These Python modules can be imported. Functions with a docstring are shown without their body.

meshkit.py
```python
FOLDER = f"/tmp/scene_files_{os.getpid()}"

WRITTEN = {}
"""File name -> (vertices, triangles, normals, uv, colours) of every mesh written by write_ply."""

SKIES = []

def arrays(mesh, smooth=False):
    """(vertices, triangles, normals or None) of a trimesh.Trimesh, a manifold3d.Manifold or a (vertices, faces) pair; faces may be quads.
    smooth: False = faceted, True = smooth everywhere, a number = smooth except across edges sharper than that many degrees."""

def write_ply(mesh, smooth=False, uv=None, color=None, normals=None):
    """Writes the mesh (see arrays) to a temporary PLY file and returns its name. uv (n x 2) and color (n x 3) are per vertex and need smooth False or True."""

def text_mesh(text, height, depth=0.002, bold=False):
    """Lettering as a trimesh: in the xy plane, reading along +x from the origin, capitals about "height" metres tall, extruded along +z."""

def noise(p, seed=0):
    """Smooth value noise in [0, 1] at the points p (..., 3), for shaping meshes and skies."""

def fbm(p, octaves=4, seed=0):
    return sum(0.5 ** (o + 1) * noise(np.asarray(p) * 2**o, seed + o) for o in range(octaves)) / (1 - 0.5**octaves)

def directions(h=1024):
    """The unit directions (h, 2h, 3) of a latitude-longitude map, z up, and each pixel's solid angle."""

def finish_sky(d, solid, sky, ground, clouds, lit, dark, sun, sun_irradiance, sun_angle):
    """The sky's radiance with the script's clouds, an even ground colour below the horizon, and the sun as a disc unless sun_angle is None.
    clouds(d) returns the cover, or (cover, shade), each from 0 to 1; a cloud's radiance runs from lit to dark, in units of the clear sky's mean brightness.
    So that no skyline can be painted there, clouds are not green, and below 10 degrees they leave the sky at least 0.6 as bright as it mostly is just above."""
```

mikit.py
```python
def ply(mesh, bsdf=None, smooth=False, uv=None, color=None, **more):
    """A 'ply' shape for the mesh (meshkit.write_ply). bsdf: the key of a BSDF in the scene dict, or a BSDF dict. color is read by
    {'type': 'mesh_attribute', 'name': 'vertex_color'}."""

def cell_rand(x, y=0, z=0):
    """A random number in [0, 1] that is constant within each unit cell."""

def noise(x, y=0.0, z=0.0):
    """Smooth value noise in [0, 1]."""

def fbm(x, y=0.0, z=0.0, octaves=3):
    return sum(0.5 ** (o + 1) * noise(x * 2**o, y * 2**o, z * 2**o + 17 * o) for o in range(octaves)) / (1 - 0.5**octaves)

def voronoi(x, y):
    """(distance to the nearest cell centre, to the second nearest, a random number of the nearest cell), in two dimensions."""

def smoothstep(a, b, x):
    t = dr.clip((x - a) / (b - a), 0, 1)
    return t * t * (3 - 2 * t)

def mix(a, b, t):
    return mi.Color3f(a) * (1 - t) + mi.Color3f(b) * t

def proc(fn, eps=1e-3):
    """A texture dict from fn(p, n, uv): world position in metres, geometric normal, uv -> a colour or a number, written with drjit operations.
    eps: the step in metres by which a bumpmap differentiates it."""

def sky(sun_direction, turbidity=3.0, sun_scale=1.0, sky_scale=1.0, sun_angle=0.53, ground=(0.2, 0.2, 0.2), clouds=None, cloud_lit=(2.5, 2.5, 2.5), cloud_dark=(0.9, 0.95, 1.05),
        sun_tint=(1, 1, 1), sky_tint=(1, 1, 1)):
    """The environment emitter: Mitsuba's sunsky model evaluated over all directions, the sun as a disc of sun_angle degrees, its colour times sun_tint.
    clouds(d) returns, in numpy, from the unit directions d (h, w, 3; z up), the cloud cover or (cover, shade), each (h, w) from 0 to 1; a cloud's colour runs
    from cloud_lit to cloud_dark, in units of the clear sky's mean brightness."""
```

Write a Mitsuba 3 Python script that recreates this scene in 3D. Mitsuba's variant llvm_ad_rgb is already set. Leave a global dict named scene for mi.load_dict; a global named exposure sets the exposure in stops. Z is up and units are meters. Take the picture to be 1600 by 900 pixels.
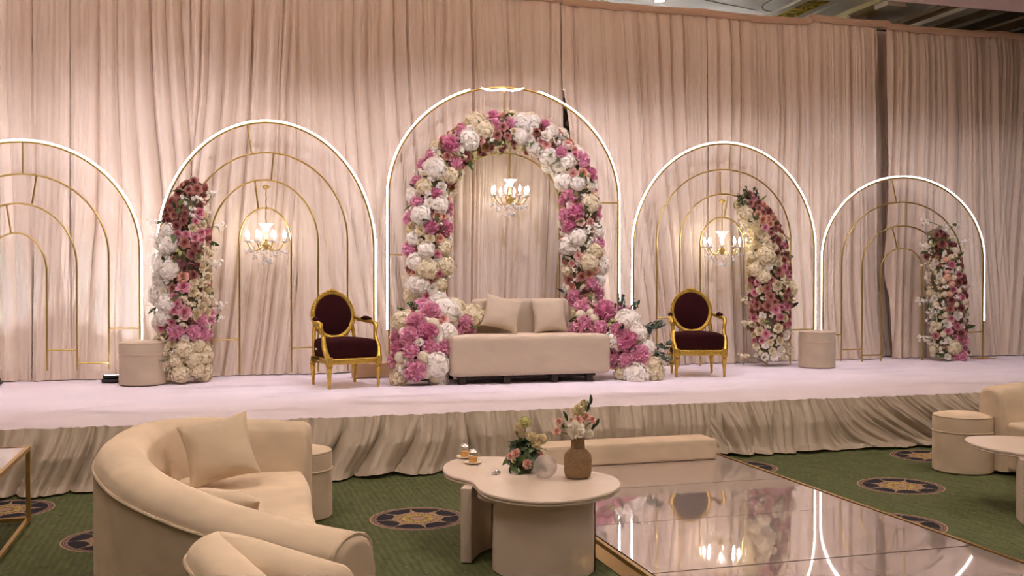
import math, random
import numpy as np, trimesh, mitsuba as mi, drjit as dr
import mikit, meshkit
import mapbox_earcut as earcut
from mikit import proc, noise, fbm, smoothstep, mix, cell_rand
T = mi.ScalarTransform4f
scene, labels = {}, {}
PI = math.pi

# ------------------------------------------------------------------ camera, exposure, light
F, EYE, YAW, HORIZON = 1600.0, 1.6, math.radians(16.2), 430.0
exposure = 0.0
_pitch = math.atan((450 - HORIZON) / F)
_dir = (math.sin(YAW) * math.cos(_pitch), math.cos(YAW) * math.cos(_pitch), -math.sin(_pitch))
scene['camera'] = {'type': 'perspective', 'fov': 2 * math.degrees(math.atan(800 / F)), 'fov_axis': 'x', 'near_clip': 0.05, 'far_clip': 200.0,
                   'to_world': T().look_at(origin=[0, 0, EYE], target=[_dir[0], _dir[1], EYE + _dir[2]], up=[0, 0, 1])}
STAGE, CEIL, CURT_Y = 0.45, 5.6, 12.15       # stage height, ceiling height, drape plane

WARM, PINK, WHITE = (1.0, 0.80, 0.65), (0.91, 0.85, 1.0), (0.96, 0.93, 1.0)
def rgb(c, k=1.0): return {'type': 'rgb', 'value': [float(v * k) for v in c]}
# unseen downlights under the ceiling beam, placed to light the stage and scallop the drape: (x, intensity, tilt of the axis, aim to the side)
SPOT_Y, SPOT_Z = 9.15, 4.50
SPOTS = [(-3.6, 4.2, 50, 0), (-1.7, 5.5, 51, .1), (0.2, 8.0, 50, -.1), (2.1, 10.2, 50, .1), (4.0, 10.4, 50.5, 0), (5.9, 8.0, 51, -.1), (7.7, 5.2, 50.5, .1), (9.5, 3.8, 52, 0), (11.3, 2.4, 54, 0)]
for i, (x, I, el, sx) in enumerate(SPOTS):
    scene[f'unseen_stage_spot_{i}'] = {'type': 'spot', 'intensity': rgb(PINK, I), 'cutoff_angle': 44.0, 'beam_width': 32.0,
        'to_world': T().look_at(origin=[x, SPOT_Y, SPOT_Z], target=[x + sx, SPOT_Y + 1.0, SPOT_Z - math.tan(math.radians(el))], up=[0, 0, 1])}
# unseen warm ceiling panels, placed to light the foreground: (x, y, half size, radiance); unseen warm strip between beam and drape, placed to light the upper drape
UNSEEN_PANELS = [(-1.2, 5.0, .6, 20), (3.0, 5.4, .6, 20), (7.4, 5.6, .6, 20), (-1.2, 2.4, .55, 19), (3.2, 2.0, .55, 16), (8.0, 1.5, .55, 9), (1.0, -2.5, .55, 12), (6.0, -2.5, .55, 9)]
UNSEEN_STRIP_L = 7.4
LED_L, BULB_L, UPLIGHT_I = 8.0, 46.0, 26.0

# ------------------------------------------------------------------ pixel helpers (only used to read sizes off the photograph)
def ray(x, y):
    a, b = (x - 800) / F, -(y - HORIZON) / F
    return np.array([math.cos(YAW) * a + math.sin(YAW), -math.sin(YAW) * a + math.cos(YAW), b])
def at_z(x, y, z):
    d = ray(x, y); return np.array([0, 0, EYE]) + d * (z - EYE) / d[2]
def at_y(x, y, Y):
    d = ray(x, y); return np.array([0, 0, EYE]) + d * Y / d[1]
def cam(lat, dep):   # metres right of and ahead of the eye -> world x, y
    return np.array([math.cos(YAW) * lat + math.sin(YAW) * dep, -math.sin(YAW) * lat + math.cos(YAW) * dep])

# ------------------------------------------------------------------ scene helpers
def ply(mesh, m, **kw): return mikit.ply(mesh, 'mat_' + m, **kw)
_used = {}
def numbered(name):
    n = _used.get(name, 0); _used[name] = n + 1
    return name if n == 0 else f'{name}_{n:03d}'
def thing(name, label, cat, group=None):
    key = numbered(name); labels[key] = {'label': label, 'category': cat}
    if group: labels[key]['group'] = group
    return key
def put(name, shape, parent=None, to_world=None, label=None):
    key = numbered(f'{parent}__{name}' if parent else name)
    scene[key] = dict(shape) if to_world is None else {**shape, 'to_world': to_world}
    if label: labels.setdefault(key, {})['label'] = label
    return key
def obj(name, mesh, bsdf, parent=None, smooth=35, to_world=None, label=None, **kw):
    return put(name, ply(mesh, bsdf, smooth=smooth, **kw), parent, to_world, label)
def one(name, mesh, bsdf, label, cat, group=None, smooth=35, **kw):
    key = obj(name, mesh, bsdf, smooth=smooth, **kw)
    labels[key] = {'label': label, 'category': cat}
    if group: labels[key]['group'] = group
    return key
def struct(name, mesh, bsdf, parent=None, smooth=False, **kw):
    key = obj(name, mesh, bsdf, parent, smooth, **kw)
    if not parent: labels[key] = {'kind': 'structure'}
    return key
def X(loc=(0, 0, 0), rz=0, s=1.0):
    m = T().translate(list(map(float, loc))).rotate([0, 0, 1], rz)
    return m.scale(s) if s != 1.0 else m

# ------------------------------------------------------------------ mesh helpers
def cat(*ms): return trimesh.util.concatenate([m for m in ms])
def moved(m, loc=(0, 0, 0), rz=0, rx=0, ry=0):
    m = m.copy()
    for a, ax in ((rx, [1, 0, 0]), (ry, [0, 1, 0]), (rz, [0, 0, 1])):
        if a: m.apply_transform(trimesh.transformations.rotation_matrix(math.radians(a), ax))
    m.apply_translation(loc); return m
def box(x0, x1, y0, y1, z0, z1):
    m = trimesh.creation.box((x1 - x0, y1 - y0, z1 - z0)); m.apply_translation(((x0 + x1) / 2, (y0 + y1) / 2, (z0 + z1) / 2)); return m
def grid_mesh(P):
    """P (rows, cols, 3) -> mesh"""
    r, c = P.shape[:2]; i, j = np.meshgrid(np.arange(r - 1), np.arange(c - 1), indexing='ij'); a = (i * c + j).ravel()
    return trimesh.Trimesh(P.reshape(-1, 3), np.vstack([np.stack([a, a + 1, a + c + 1], 1), np.stack([a, a + c + 1, a + c], 1)]), process=False)
def rbox(sx, sy, sz, r, k=3, puff=0.0):
    """rounded box centred at the origin; puff bulges the large faces"""
    h = np.array([sx, sy, sz]) / 2
    def axis(hh):
        t = np.concatenate([-hh + r * (1 - np.cos(np.linspace(0, PI / 2, k + 1))), np.linspace(-hh + r, hh - r, 7)[1:-1], hh - r + r * np.sin(np.linspace(0, PI / 2, k + 1))]); return t
    ms = []
    for ax in range(3):
        u, v = [a for a in range(3) if a != ax]
        U, V = np.meshgrid(axis(h[u]), axis(h[v]), indexing='ij')
        for s in (-1, 1):
            P = np.zeros(U.shape + (3,)); P[..., u], P[..., v], P[..., ax] = U, V, s * h[ax]
            m = grid_mesh(P); n = m.face_normals[0][ax]
            if n * s < 0: m.invert()
            ms.append(m)
    m = cat(*ms); m.merge_vertices(digits_vertex=5)
    p = np.array(m.vertices); inner = np.clip(p, -(h - r), h - r); d = p - inner; L = np.linalg.norm(d, axis=1, keepdims=True)
    p = inner + d / np.maximum(L, 1e-9) * r * (L > 1e-9)
    if puff:
        q = p / h; p = p + np.stack([q[:, 0] * 0, q[:, 1] * 0, np.sign(p[:, 2]) * puff * np.clip(1 - q[:, 0] ** 2, 0, 1) * np.clip(1 - q[:, 1] ** 2, 0, 1)], 1)
    return trimesh.Trimesh(p, m.faces, process=False)
def lathe(prof, n=28):
    pr = np.array(prof, float); th = np.linspace(0, 2 * PI, n, endpoint=False)
    V = np.stack([pr[:, None, 0] * np.cos(th), pr[:, None, 0] * np.sin(th), np.repeat(pr[:, None, 1], n, 1)], -1).reshape(-1, 3)
    f = []
    for i in range(len(pr) - 1):
        for j in range(n):
            a, b, c, d = i * n + j, i * n + (j + 1) % n, (i + 1) * n + (j + 1) % n, (i + 1) * n + j
            if pr[i, 0] > 1e-6: f.append((a, b, c))
            if pr[i + 1, 0] > 1e-6: f.append((a, c, d))
    m = trimesh.Trimesh(V, f, process=False); m.merge_vertices(digits_vertex=6); return m
def sweep_frames(p):
    p = np.asarray(p, float); t = np.gradient(p, axis=0); t /= np.linalg.norm(t, axis=1, keepdims=True) + 1e-12
    a = np.cross(t[0], [0, 0, 1.0]);
    if np.linalg.norm(a) < .1: a = np.cross(t[0], [0, 1.0, 0])
    A = []
    for k in range(len(p)):
        a = a - t[k] * (a @ t[k]); a /= np.linalg.norm(a); A.append(a)
    A = np.array(A); return p, t, A, np.cross(t, A)
def tube(p, r, sides=8, cap=True):
    p, t, A, B = sweep_frames(p); n = len(p); r = np.broadcast_to(np.asarray(r, float), (n,))
    ang = np.arange(sides) * 2 * PI / sides
    V = p[:, None] + r[:, None, None] * (np.cos(ang)[None, :, None] * A[:, None] + np.sin(ang)[None, :, None] * B[:, None])
    V = V.reshape(-1, 3); f = []
    for i in range(n - 1):
        for j in range(sides):
            a, b = i * sides + j, i * sides + (j + 1) % sides; f += [(a, b, b + sides), (a, b + sides, a + sides)]
    if cap:
        V = np.vstack([V, p[:1], p[-1:]]); k = len(V)
        for j in range(sides):
            f += [(k - 2, (j + 1) % sides, j), (k - 1, (n - 1) * sides + j, (n - 1) * sides + (j + 1) % sides)]
    return trimesh.Trimesh(V, f, process=False)
def spline(pts, n=40, closed=False):
    from scipy.interpolate import CubicSpline
    p = np.array(pts, float)
    if closed: p = np.vstack([p, p[:1]])
    d = np.concatenate([[0], np.cumsum(np.sqrt(np.linalg.norm(np.diff(p, axis=0), axis=1)))])
    c = CubicSpline(d, p, bc_type='periodic' if closed else 'natural')
    q = c(np.linspace(0, d[-1], 400)); s = np.concatenate([[0], np.cumsum(np.linalg.norm(np.diff(q, axis=0), axis=1))])
    t = np.linspace(0, s[-1], n + 1 if closed else n)
    q = np.stack([np.interp(t, s, q[:, k]) for k in range(p.shape[1])], 1)
    return q[:-1] if closed else q
def slab(poly, z0, z1, r=0.01, nb=4, both=True):
    """closed outline (n,2) -> solid with rounded rims"""
    p = np.array(poly, float)
    if np.sum(p[:, 0] * np.roll(p[:, 1], -1) - np.roll(p[:, 0], -1) * p[:, 1]) < 0: p = p[::-1]
    t = np.roll(p, -1, 0) - np.roll(p, 1, 0); t /= np.linalg.norm(t, axis=1, keepdims=True) + 1e-12; nin = np.stack([-t[:, 1], t[:, 0]], 1)
    a = np.linspace(0, PI / 2, nb + 1); lv = []
    if both: lv += [(r * (1 - math.sin(x)), z0 + r * (1 - math.cos(x))) for x in a]
    else: lv += [(0, z0)]
    lv += [(r * (1 - math.cos(x)), z1 - r + r * math.sin(x)) for x in a]
    n = len(p); V = np.vstack([np.column_stack([p + nin * o, np.full(n, z)]) for o, z in lv]); f = []
    for i in range(len(lv) - 1):
        for j in range(n):
            q, b = i * n + j, i * n + (j + 1) % n; f += [(q, b, b + n), (q, b + n, q + n)]
    tri = np.array(earcut.triangulate_float64(np.ascontiguousarray(V[-n:, :2]), np.array([n], dtype=np.uint32))).reshape(-1, 3)
    c = V[-n:, :2]; e1, e2 = c[tri[:, 1]] - c[tri[:, 0]], c[tri[:, 2]] - c[tri[:, 0]]; flip = (e1[:, 0] * e2[:, 1] - e1[:, 1] * e2[:, 0]) < 0; tri[flip] = tri[flip][:, ::-1]
    f = np.vstack([np.array(f), tri + (len(lv) - 1) * n, tri[:, ::-1]])
    return trimesh.Trimesh(V, f, process=False)
def circle(cx, cy, r, n=48, ry=None):
    a = np.arange(n) * 2 * PI / n; return np.stack([cx + r * np.cos(a), cy + (ry or r) * np.sin(a)], 1)
def pillow(w, h, t, n=17, seed=0):
    u = np.sin(np.linspace(-PI / 2, PI / 2, n)); U, V = np.meshgrid(u, u, indexing='ij')
    pinch = 1 - .12 * (1 - U ** 2) * np.abs(V) ** 3; pinch2 = 1 - .12 * (1 - V ** 2) * np.abs(U) ** 3
    Xx, Yy = U * w / 2 * pinch2, V * h / 2 * pinch
    th = t / 2 * np.clip((1 - np.abs(U) ** 2.6) * (1 - np.abs(V) ** 2.6), 0, 1) ** .6
    wr = 1 + .34 * (meshkit.fbm(np.stack([U * 2.2, V * 2.2, U * 0 + seed], -1), 3, seed) - .5)
    top = grid_mesh(np.stack([Xx, Yy, th * wr], -1)); bot = grid_mesh(np.stack([Xx, Yy, -th * wr], -1))
    if top.face_normals[len(top.faces) // 2][2] < 0: top.invert()
    if bot.face_normals[len(bot.faces) // 2][2] > 0: bot.invert()
    m = cat(top, bot); m.merge_vertices(digits_vertex=5); return m

# ------------------------------------------------------------------ materials
def mat(key, color, rough=.6, metal=0.0, bump=None, two=True, **kw):
    key = 'mat_' + key
    c = color if isinstance(color, dict) else rgb(color)
    b = {'type': 'principled', 'base_color': c, 'roughness': rough, 'metallic': metal, **kw}
    if bump: b = {'type': 'bumpmap', 'arbitrary': proc(bump[0], bump[2] if len(bump) > 2 else 2e-3), 'scale': bump[1], 'bsdf': b}
    scene[key] = {'type': 'twosided', 'bsdf': b} if two else b
def velvet(c, k):
    return lambda p, n, uv: mi.Color3f(*c) * (1 - k + 2 * k * fbm(p.x * 5 + p.z * 2, p.y * 5, p.z * 7, 3))
mat('velvet', proc(velvet((.56, .455, .345), .16)), .85, sheen=.5, sheen_tint=.5)
mat('velvet_light', proc(velvet((.50, .41, .31), .10)), .85, sheen=.5, sheen_tint=.5)
mat('velvet_red', proc(velvet((.024, .0022, .0034), .3)), .9, specular=.15)
mat('piping', (.55, .45, .34), .8)
mat('gold_tube', (.60, .46, .17), .3, 1.0)
mat('gold_frame', (.68, .47, .20), .38, 1.0)
mat('gilt', proc(lambda p, n, uv: mix((.50, .31, .045), (.74, .52, .12), fbm(p.x * 60, p.y * 60, p.z * 60, 2))), .36, .85)
mat('dark_wood', (.022, .012, .008), .5)
mat('drape', proc(lambda p, n, uv: mi.Color3f(.67, .565, .48) * (.97 + .06 * noise(p.x * 160, p.y * 20, p.z * .8))), .8, sheen=.25)
mat('drape_header', (.52, .36, .25), .85)
mat('stage_cloth', proc(lambda p, n, uv: mi.Color3f(.665, .615, .70) * (.93 + .12 * fbm(p.x * 1.3, p.y * 3.2, 0, 3))), .75)
mat('satin', proc(lambda p, n, uv: mi.Color3f(.395, .33, .262) * (.9 + .2 * noise(p.x * 30, p.y * 5, p.z * 6))), .42, sheen=.3)
mat('table_lacquer', proc(lambda p, n, uv: mi.Color3f(.575, .485, .42) * (.97 + .06 * fbm(p.x * 9, p.y * 3, p.z * 3, 2))), .30)
mat('stoneware', proc(lambda p, n, uv: mi.Color3f(.235, .155, .085) * (.75 + .5 * fbm(p.x * 90, p.y * 90, p.z * 90, 2))), .85)
mat('black_plastic', (.012, .012, .014), .4)
mat('ply_box', (.42, .26, .15), .6)
mat('chrome', (.9, .88, .85), .22, 1.0)
mat('candle_plate', (.80, .70, .52), .35)
mat('honey_wax', (.70, .38, .09), .35)
mat('skin_white', (.8, .76, .7), .5)
scene['mat_clear_glass'] = {'type': 'thindielectric'}
scene['mat_frosted_glass'] = {'type': 'blendbsdf', 'weight': .30, 'a': {'type': 'thindielectric'}, 'b': {'type': 'twosided', 'bsdf': {'type': 'principled', 'base_color': rgb((.78, .7, .68)), 'roughness': .25}}}
scene['mat_crystal'] = {'type': 'blendbsdf', 'weight': .5, 'a': {'type': 'thindielectric'}, 'b': {'type': 'twosided', 'bsdf': {'type': 'principled', 'base_color': rgb((.9, .87, .86)), 'roughness': .15}}}
mat('milk_glass', (.86, .83, .80), .25)
mat('mirror_metal', proc(lambda p, n, uv: mi.Color3f(.74, .67, .66) * (.96 + .08 * fbm(p.x * 1.5, p.y * 1.5, 0, 2))), .015, 1.0)
mat('mirror_haze', (.55, .48, .47), .6)
scene['mat_mirror_floor'] = {'type': 'blendbsdf', 'weight': .25, 'a': {'type': 'ref', 'id': 'mat_mirror_metal'}, 'b': {'type': 'ref', 'id': 'mat_mirror_haze'}}
mat('seam', (.10, .085, .08), .4)
mat('table_mirror', (.62, .52, .48), .04, 1.0)
mat('led_off', (.8, .8, .82), .4)
scene['mat_petal'] = {'type': 'principledthin', 'base_color': {'type': 'mesh_attribute', 'name': 'vertex_color'}, 'roughness': .7, 'diff_trans': .3}
mat('leaf', {'type': 'mesh_attribute', 'name': 'vertex_color'}, .5)
mat('moss', proc(lambda p, n, uv: mix((.07, .08, .04), (.20, .16, .10), noise(p.x * 30, p.y * 30, p.z * 30))), .9)
mat('stem', (.09, .14, .04), .6)
mat('plaster', (.74, .70, .62), .7)
mat('plaster_white', (.82, .79, .76), .6)
mat('plaster_cream', (.66, .60, .36), .6)
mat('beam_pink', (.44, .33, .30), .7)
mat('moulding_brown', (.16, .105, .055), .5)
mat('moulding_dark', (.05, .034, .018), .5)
mat('wall_paint', (.30, .24, .18), .8)
def lattice(p, n, uv):
    s = dr.sin(p.x * 14 + 2 * dr.sin(p.z * 7)) * dr.sin(p.z * 14 + 2 * dr.sin(p.x * 7))
    return mix((.035, .022, .012), (.22, .15, .06), smoothstep(.25, .5, s))
mat('wallpaper', proc(lattice), .6)
mat('mosaic', proc(lambda p, n, uv: mix((.10, .08, .01), (.75, .55, .06), cell_rand(dr.floor(p.x * 22 + 3 * noise(p.x * 4, p.y * 4)), dr.floor(p.y * 12)))), .35)
mat('inlay', (.28, .24, .2), .6)

def carpet(p, n, uv):
    x, y = p.x, p.y
    weave = .72 + .40 * noise(x * 55, y * 14) + .14 * cell_rand(dr.floor(x * 130), dr.floor(y * 130))
    rib = .9 + .1 * dr.sin(x * 150)
    green = mi.Color3f(.068, .084, .032) * weave * rib
    gx, gy = x * 5.5 + .5 * dr.floor(y * 5.5), y * 5.5
    fx, fy = gx - dr.floor(gx) - .5, gy - dr.floor(gy) - .5
    fleck = smoothstep(.26, .10, dr.sqrt(fx * fx + 1.6 * fy * fy)) * smoothstep(.42, .60, noise(x * 95, y * 95))
    col = mix(green, (.035, .035, .022), .8 * fleck); col = mix(col, (.17, .12, .11), .7 * fleck * smoothstep(.55, .7, noise(x * 70 + 9, y * 70)))
    def near(ox, oy):
        ux, uy = (x - ox) / 1.86, (y - oy) / 2.04
        return (ux - dr.floor(ux + .5)) * 1.86, (uy - dr.floor(uy + .5)) * 2.04
    ax, ay = near(1.28, 6.63); bx, by = near(.48, 7.66)
    first = (ax * ax + ay * ay) < (bx * bx + by * by)
    dx, dy = dr.select(first, ax, bx), dr.select(first, ay, by)
    r, th = dr.sqrt(dx * dx + dy * dy) / .315, dr.atan2(dy, dx)
    s = th * 8 / (2 * PI); phi = 2 * (s - dr.floor(s)) - 1
    tan, navy, mauve, ochre = mi.Color3f(.25, .165, .105), mi.Color3f(.007, .006, .013), mi.Color3f(.17, .10, .095), mi.Color3f(.30, .22, .06)
    med = tan * (.75 + .5 * noise(dx * 90, dy * 90))
    star = .36 + .05 * dr.cos(8 * th)
    scroll = dr.sin(r * 38 + 3 * dr.cos(8 * th)) * dr.cos(16 * th + r * 9)
    med = dr.select((scroll > .62) & (r < .62), mi.Color3f(.05, .035, .03), med)
    med = dr.select((r < star) & (scroll < .3), ochre * (.7 + .6 * noise(dx * 120, dy * 120)), med)
    med = dr.select(r < .20, mi.Color3f(.16, .10, .03), med)
    med = dr.select(r < .15, mi.Color3f(.26, .17, .15), med)
    inner = .90 - .38 * dr.sqrt(dr.maximum(1 - phi * phi * phi * phi, 0))
    med = dr.select((r > inner) & (r < .86) & (dr.abs(phi) < .965), navy, med)
    med = dr.select(r > .87, mauve * (.7 + .5 * dr.sin(r * 150)), med)
    med = dr.select(r > .965, mi.Color3f(.28, .19, .13), med)
    return dr.select(r < 1.0, med, col)
mat('carpet', proc(carpet), .95)

# ------------------------------------------------------------------ the room
X0, X1, Y0, Y1 = -6.0, 15.0, -6.0, 15.6
struct('floor', box(X0, X1, Y0, Y1, -.2, 0), 'carpet')
struct('wall_left', box(X0 - .2, X0, Y0, Y1, 0, CEIL + .4), 'wall_paint')
struct('wall_right', box(X1, X1 + .2, Y0, Y1, 0, CEIL + .4), 'wall_paint')
struct('wall_front', box(X0 - .2, X1 + .2, Y0 - .2, Y0, 0, CEIL + .4), 'wall_paint')
struct('wall_back', box(X0 - .2, X1 + .2, Y1, Y1 + .2, 0, CEIL + .4), 'wallpaper')
ceil = struct('ceiling', box(X0 - .2, X1 + .2, Y0 - .2, Y1 + .2, CEIL, CEIL + .4), 'plaster_white')
beam_y = at_y(1355, 0, 9.6); SPOT_Z_BEAM = beam_z = 1.6 + 430 / F * 9.6 / (math.cos(YAW) - 555 / F * math.sin(YAW))
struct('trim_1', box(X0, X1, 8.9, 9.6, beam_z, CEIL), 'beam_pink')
# ceiling bands running away from the camera behind the drape: (x at pixel on the frame, width, drop, material)
def ceil_x(px, py, z=CEIL): return at_z(px, py, z)[0]
def band(x0, x1, drop, m, name='cornice'):
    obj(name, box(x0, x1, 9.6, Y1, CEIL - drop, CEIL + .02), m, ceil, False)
bx = [ceil_x(1268, 22), ceil_x(1300, 24), ceil_x(1315, 26), ceil_x(1335, 28), ceil_x(1352, 30), ceil_x(1388, 35), ceil_x(1402, 37), ceil_x(1420, 40), ceil_x(1450, 43), ceil_x(1480, 46), ceil_x(1510, 48), ceil_x(1560, 52), X1]
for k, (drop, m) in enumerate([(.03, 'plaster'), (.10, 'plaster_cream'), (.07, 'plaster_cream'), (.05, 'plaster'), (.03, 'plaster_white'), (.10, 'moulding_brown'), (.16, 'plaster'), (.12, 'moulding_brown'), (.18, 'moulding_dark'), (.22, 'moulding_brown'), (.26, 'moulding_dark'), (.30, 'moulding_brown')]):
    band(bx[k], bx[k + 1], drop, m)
for k in range(12):
    obj('dentil', box(bx[1] + .05, bx[1] + .35, 11.6 + k * .9, 11.9 + k * .9, CEIL - .17, CEIL - .09), 'plaster', ceil, False)
for k in range(30):
    obj('dentil', box(bx[10] + .25, bx[10] + .40, 11.0 + k * .14, 11.07 + k * .14, CEIL - .31, CEIL - .25), 'moulding_dark', ceil, False)
g0 = at_z(1255, 16, CEIL)
obj('mosaic_frame', box(bx[0] - .62, bx[0] - .08, g0[1] - .75, g0[1] + .8, CEIL - .03, CEIL), 'plaster', ceil, False)
obj('mosaic_panel', box(bx[0] - .50, bx[0] - .20, g0[1] - .6, g0[1] + .65, CEIL - .035, CEIL - .02), 'mosaic', ceil, False, label='gold mosaic panel')
c0 = at_z(1225, 4, CEIL)
a = np.linspace(PI * .5, PI * 1.5, 20)
obj('inlay_line', tube(np.stack([c0[0] + .1 + .35 * np.cos(a), c0[1] + .55 * np.sin(a), np.full(20, CEIL)], 1), .012, 6), 'inlay', ceil)
e0, e1 = at_z(1095, 0, CEIL), at_z(1180, 17, CEIL)
obj('inlay_line', tube(np.linspace(e0, e1, 2), .010, 6), 'inlay', ceil)
dl = at_z(1030, 1, CEIL)
d = thing('ceiling_downlight', 'small round lit downlight in the ceiling just above the drape', 'downlight')
obj('trim_ring', lathe([(.075, 0), (.11, 0), (.11, .012), (.09, .02), (.075, .012), (.075, 0)]), 'plaster', d, 35, X((dl[0], dl[1], CEIL - .02)))
put('lens', {**ply(lathe([(0, 0), (.075, 0), (.075, .01), (0, .01)]), 'led_off'), 'emitter': {'type': 'area', 'radiance': rgb((1, .92, .85), 6)}}, d, X((dl[0], dl[1], CEIL - .013)))
for x, y, h, L in UNSEEN_PANELS:
    put('unseen_lamp', {**ply(box(x - h, x + h, y - h, y + h, CEIL - .06, CEIL - .03), 'plaster_white'), 'emitter': {'type': 'area', 'radiance': rgb(WARM, L)}}, ceil)  # out of view, placed to light the foreground softly from above
put('unseen_warm_strip', {**ply(box(-5.5, 13.5, 10.55, 10.70, CEIL - .05, CEIL - .02), 'plaster_white'), 'emitter': {'type': 'area', 'radiance': rgb((1, .68, .48), UNSEEN_STRIP_L)}}, ceil)  # out of view above the stage, warms the top of the drape
for x, *_ in SPOTS:
    obj('downlight', lathe([(.06, .05), (.06, 0), (.085, -.012), (.085, 0)], 20), 'chrome', 'trim_1', 35, X((x, SPOT_Y, beam_z - .001)))  # housings of the unseen stage spots, out of view

obj('unseen_ledge', box(X0, X1, Y1 - .30, Y1, 4.40, 4.52), 'plaster', 'wall_back', False)  # unseen ledge behind the drape, carries the hidden light
put('unseen_back_light', {**ply(box(X0 + .5, 9.0, Y1 - .22, Y1 - .12, 4.521, 4.54), 'plaster_white'), 'emitter': {'type': 'area', 'radiance': rgb((1, .93, .84), 80)}}, 'wall_back')  # unseen behind the drape, placed to brighten the ceiling above it
# ------------------------------------------------------------------ stage
SY, SX0, SX1 = 8.32, -5.5, 13.2
rng = np.random.default_rng(3)
st = thing('stage', 'low wide stage covered in pale pink cloth with a gathered satin skirt', 'stage')
obj('platform', box(SX0, SX1, SY + .05, 12.6, .02, STAGE - .02), 'dark_wood', st, False)
xs, ys = np.linspace(SX0, SX1, 420), np.concatenate([SY + .0 * np.arange(1), np.linspace(SY + .02, 12.7, 170)])
Xg, Yg = np.meshgrid(xs, ys); Pn = np.stack([Xg * .8, Yg * 2.6, Xg * 0], -1)
wr = .010 * (meshkit.fbm(Pn, 3, 5) - .5) + .030 * np.clip(1 - np.abs(meshkit.fbm(np.stack([Xg * .45, Yg * 1.5, Xg * 0 + 7], -1), 2, 9) - .5) * 16, 0, 1) * np.clip(2.6 * meshkit.noise(np.stack([Xg * .8, Yg * .8, Xg * 0 + 2], -1), 4) - 1.2, 0, 1)
Zg = STAGE + wr * np.clip((Yg - SY) * 2, 0, 1) - .012 * (Yg < SY + .01)
obj('deck_cloth', grid_mesh(np.stack([Xg, Yg, Zg], -1)), 'stage_cloth', st, True)
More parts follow.
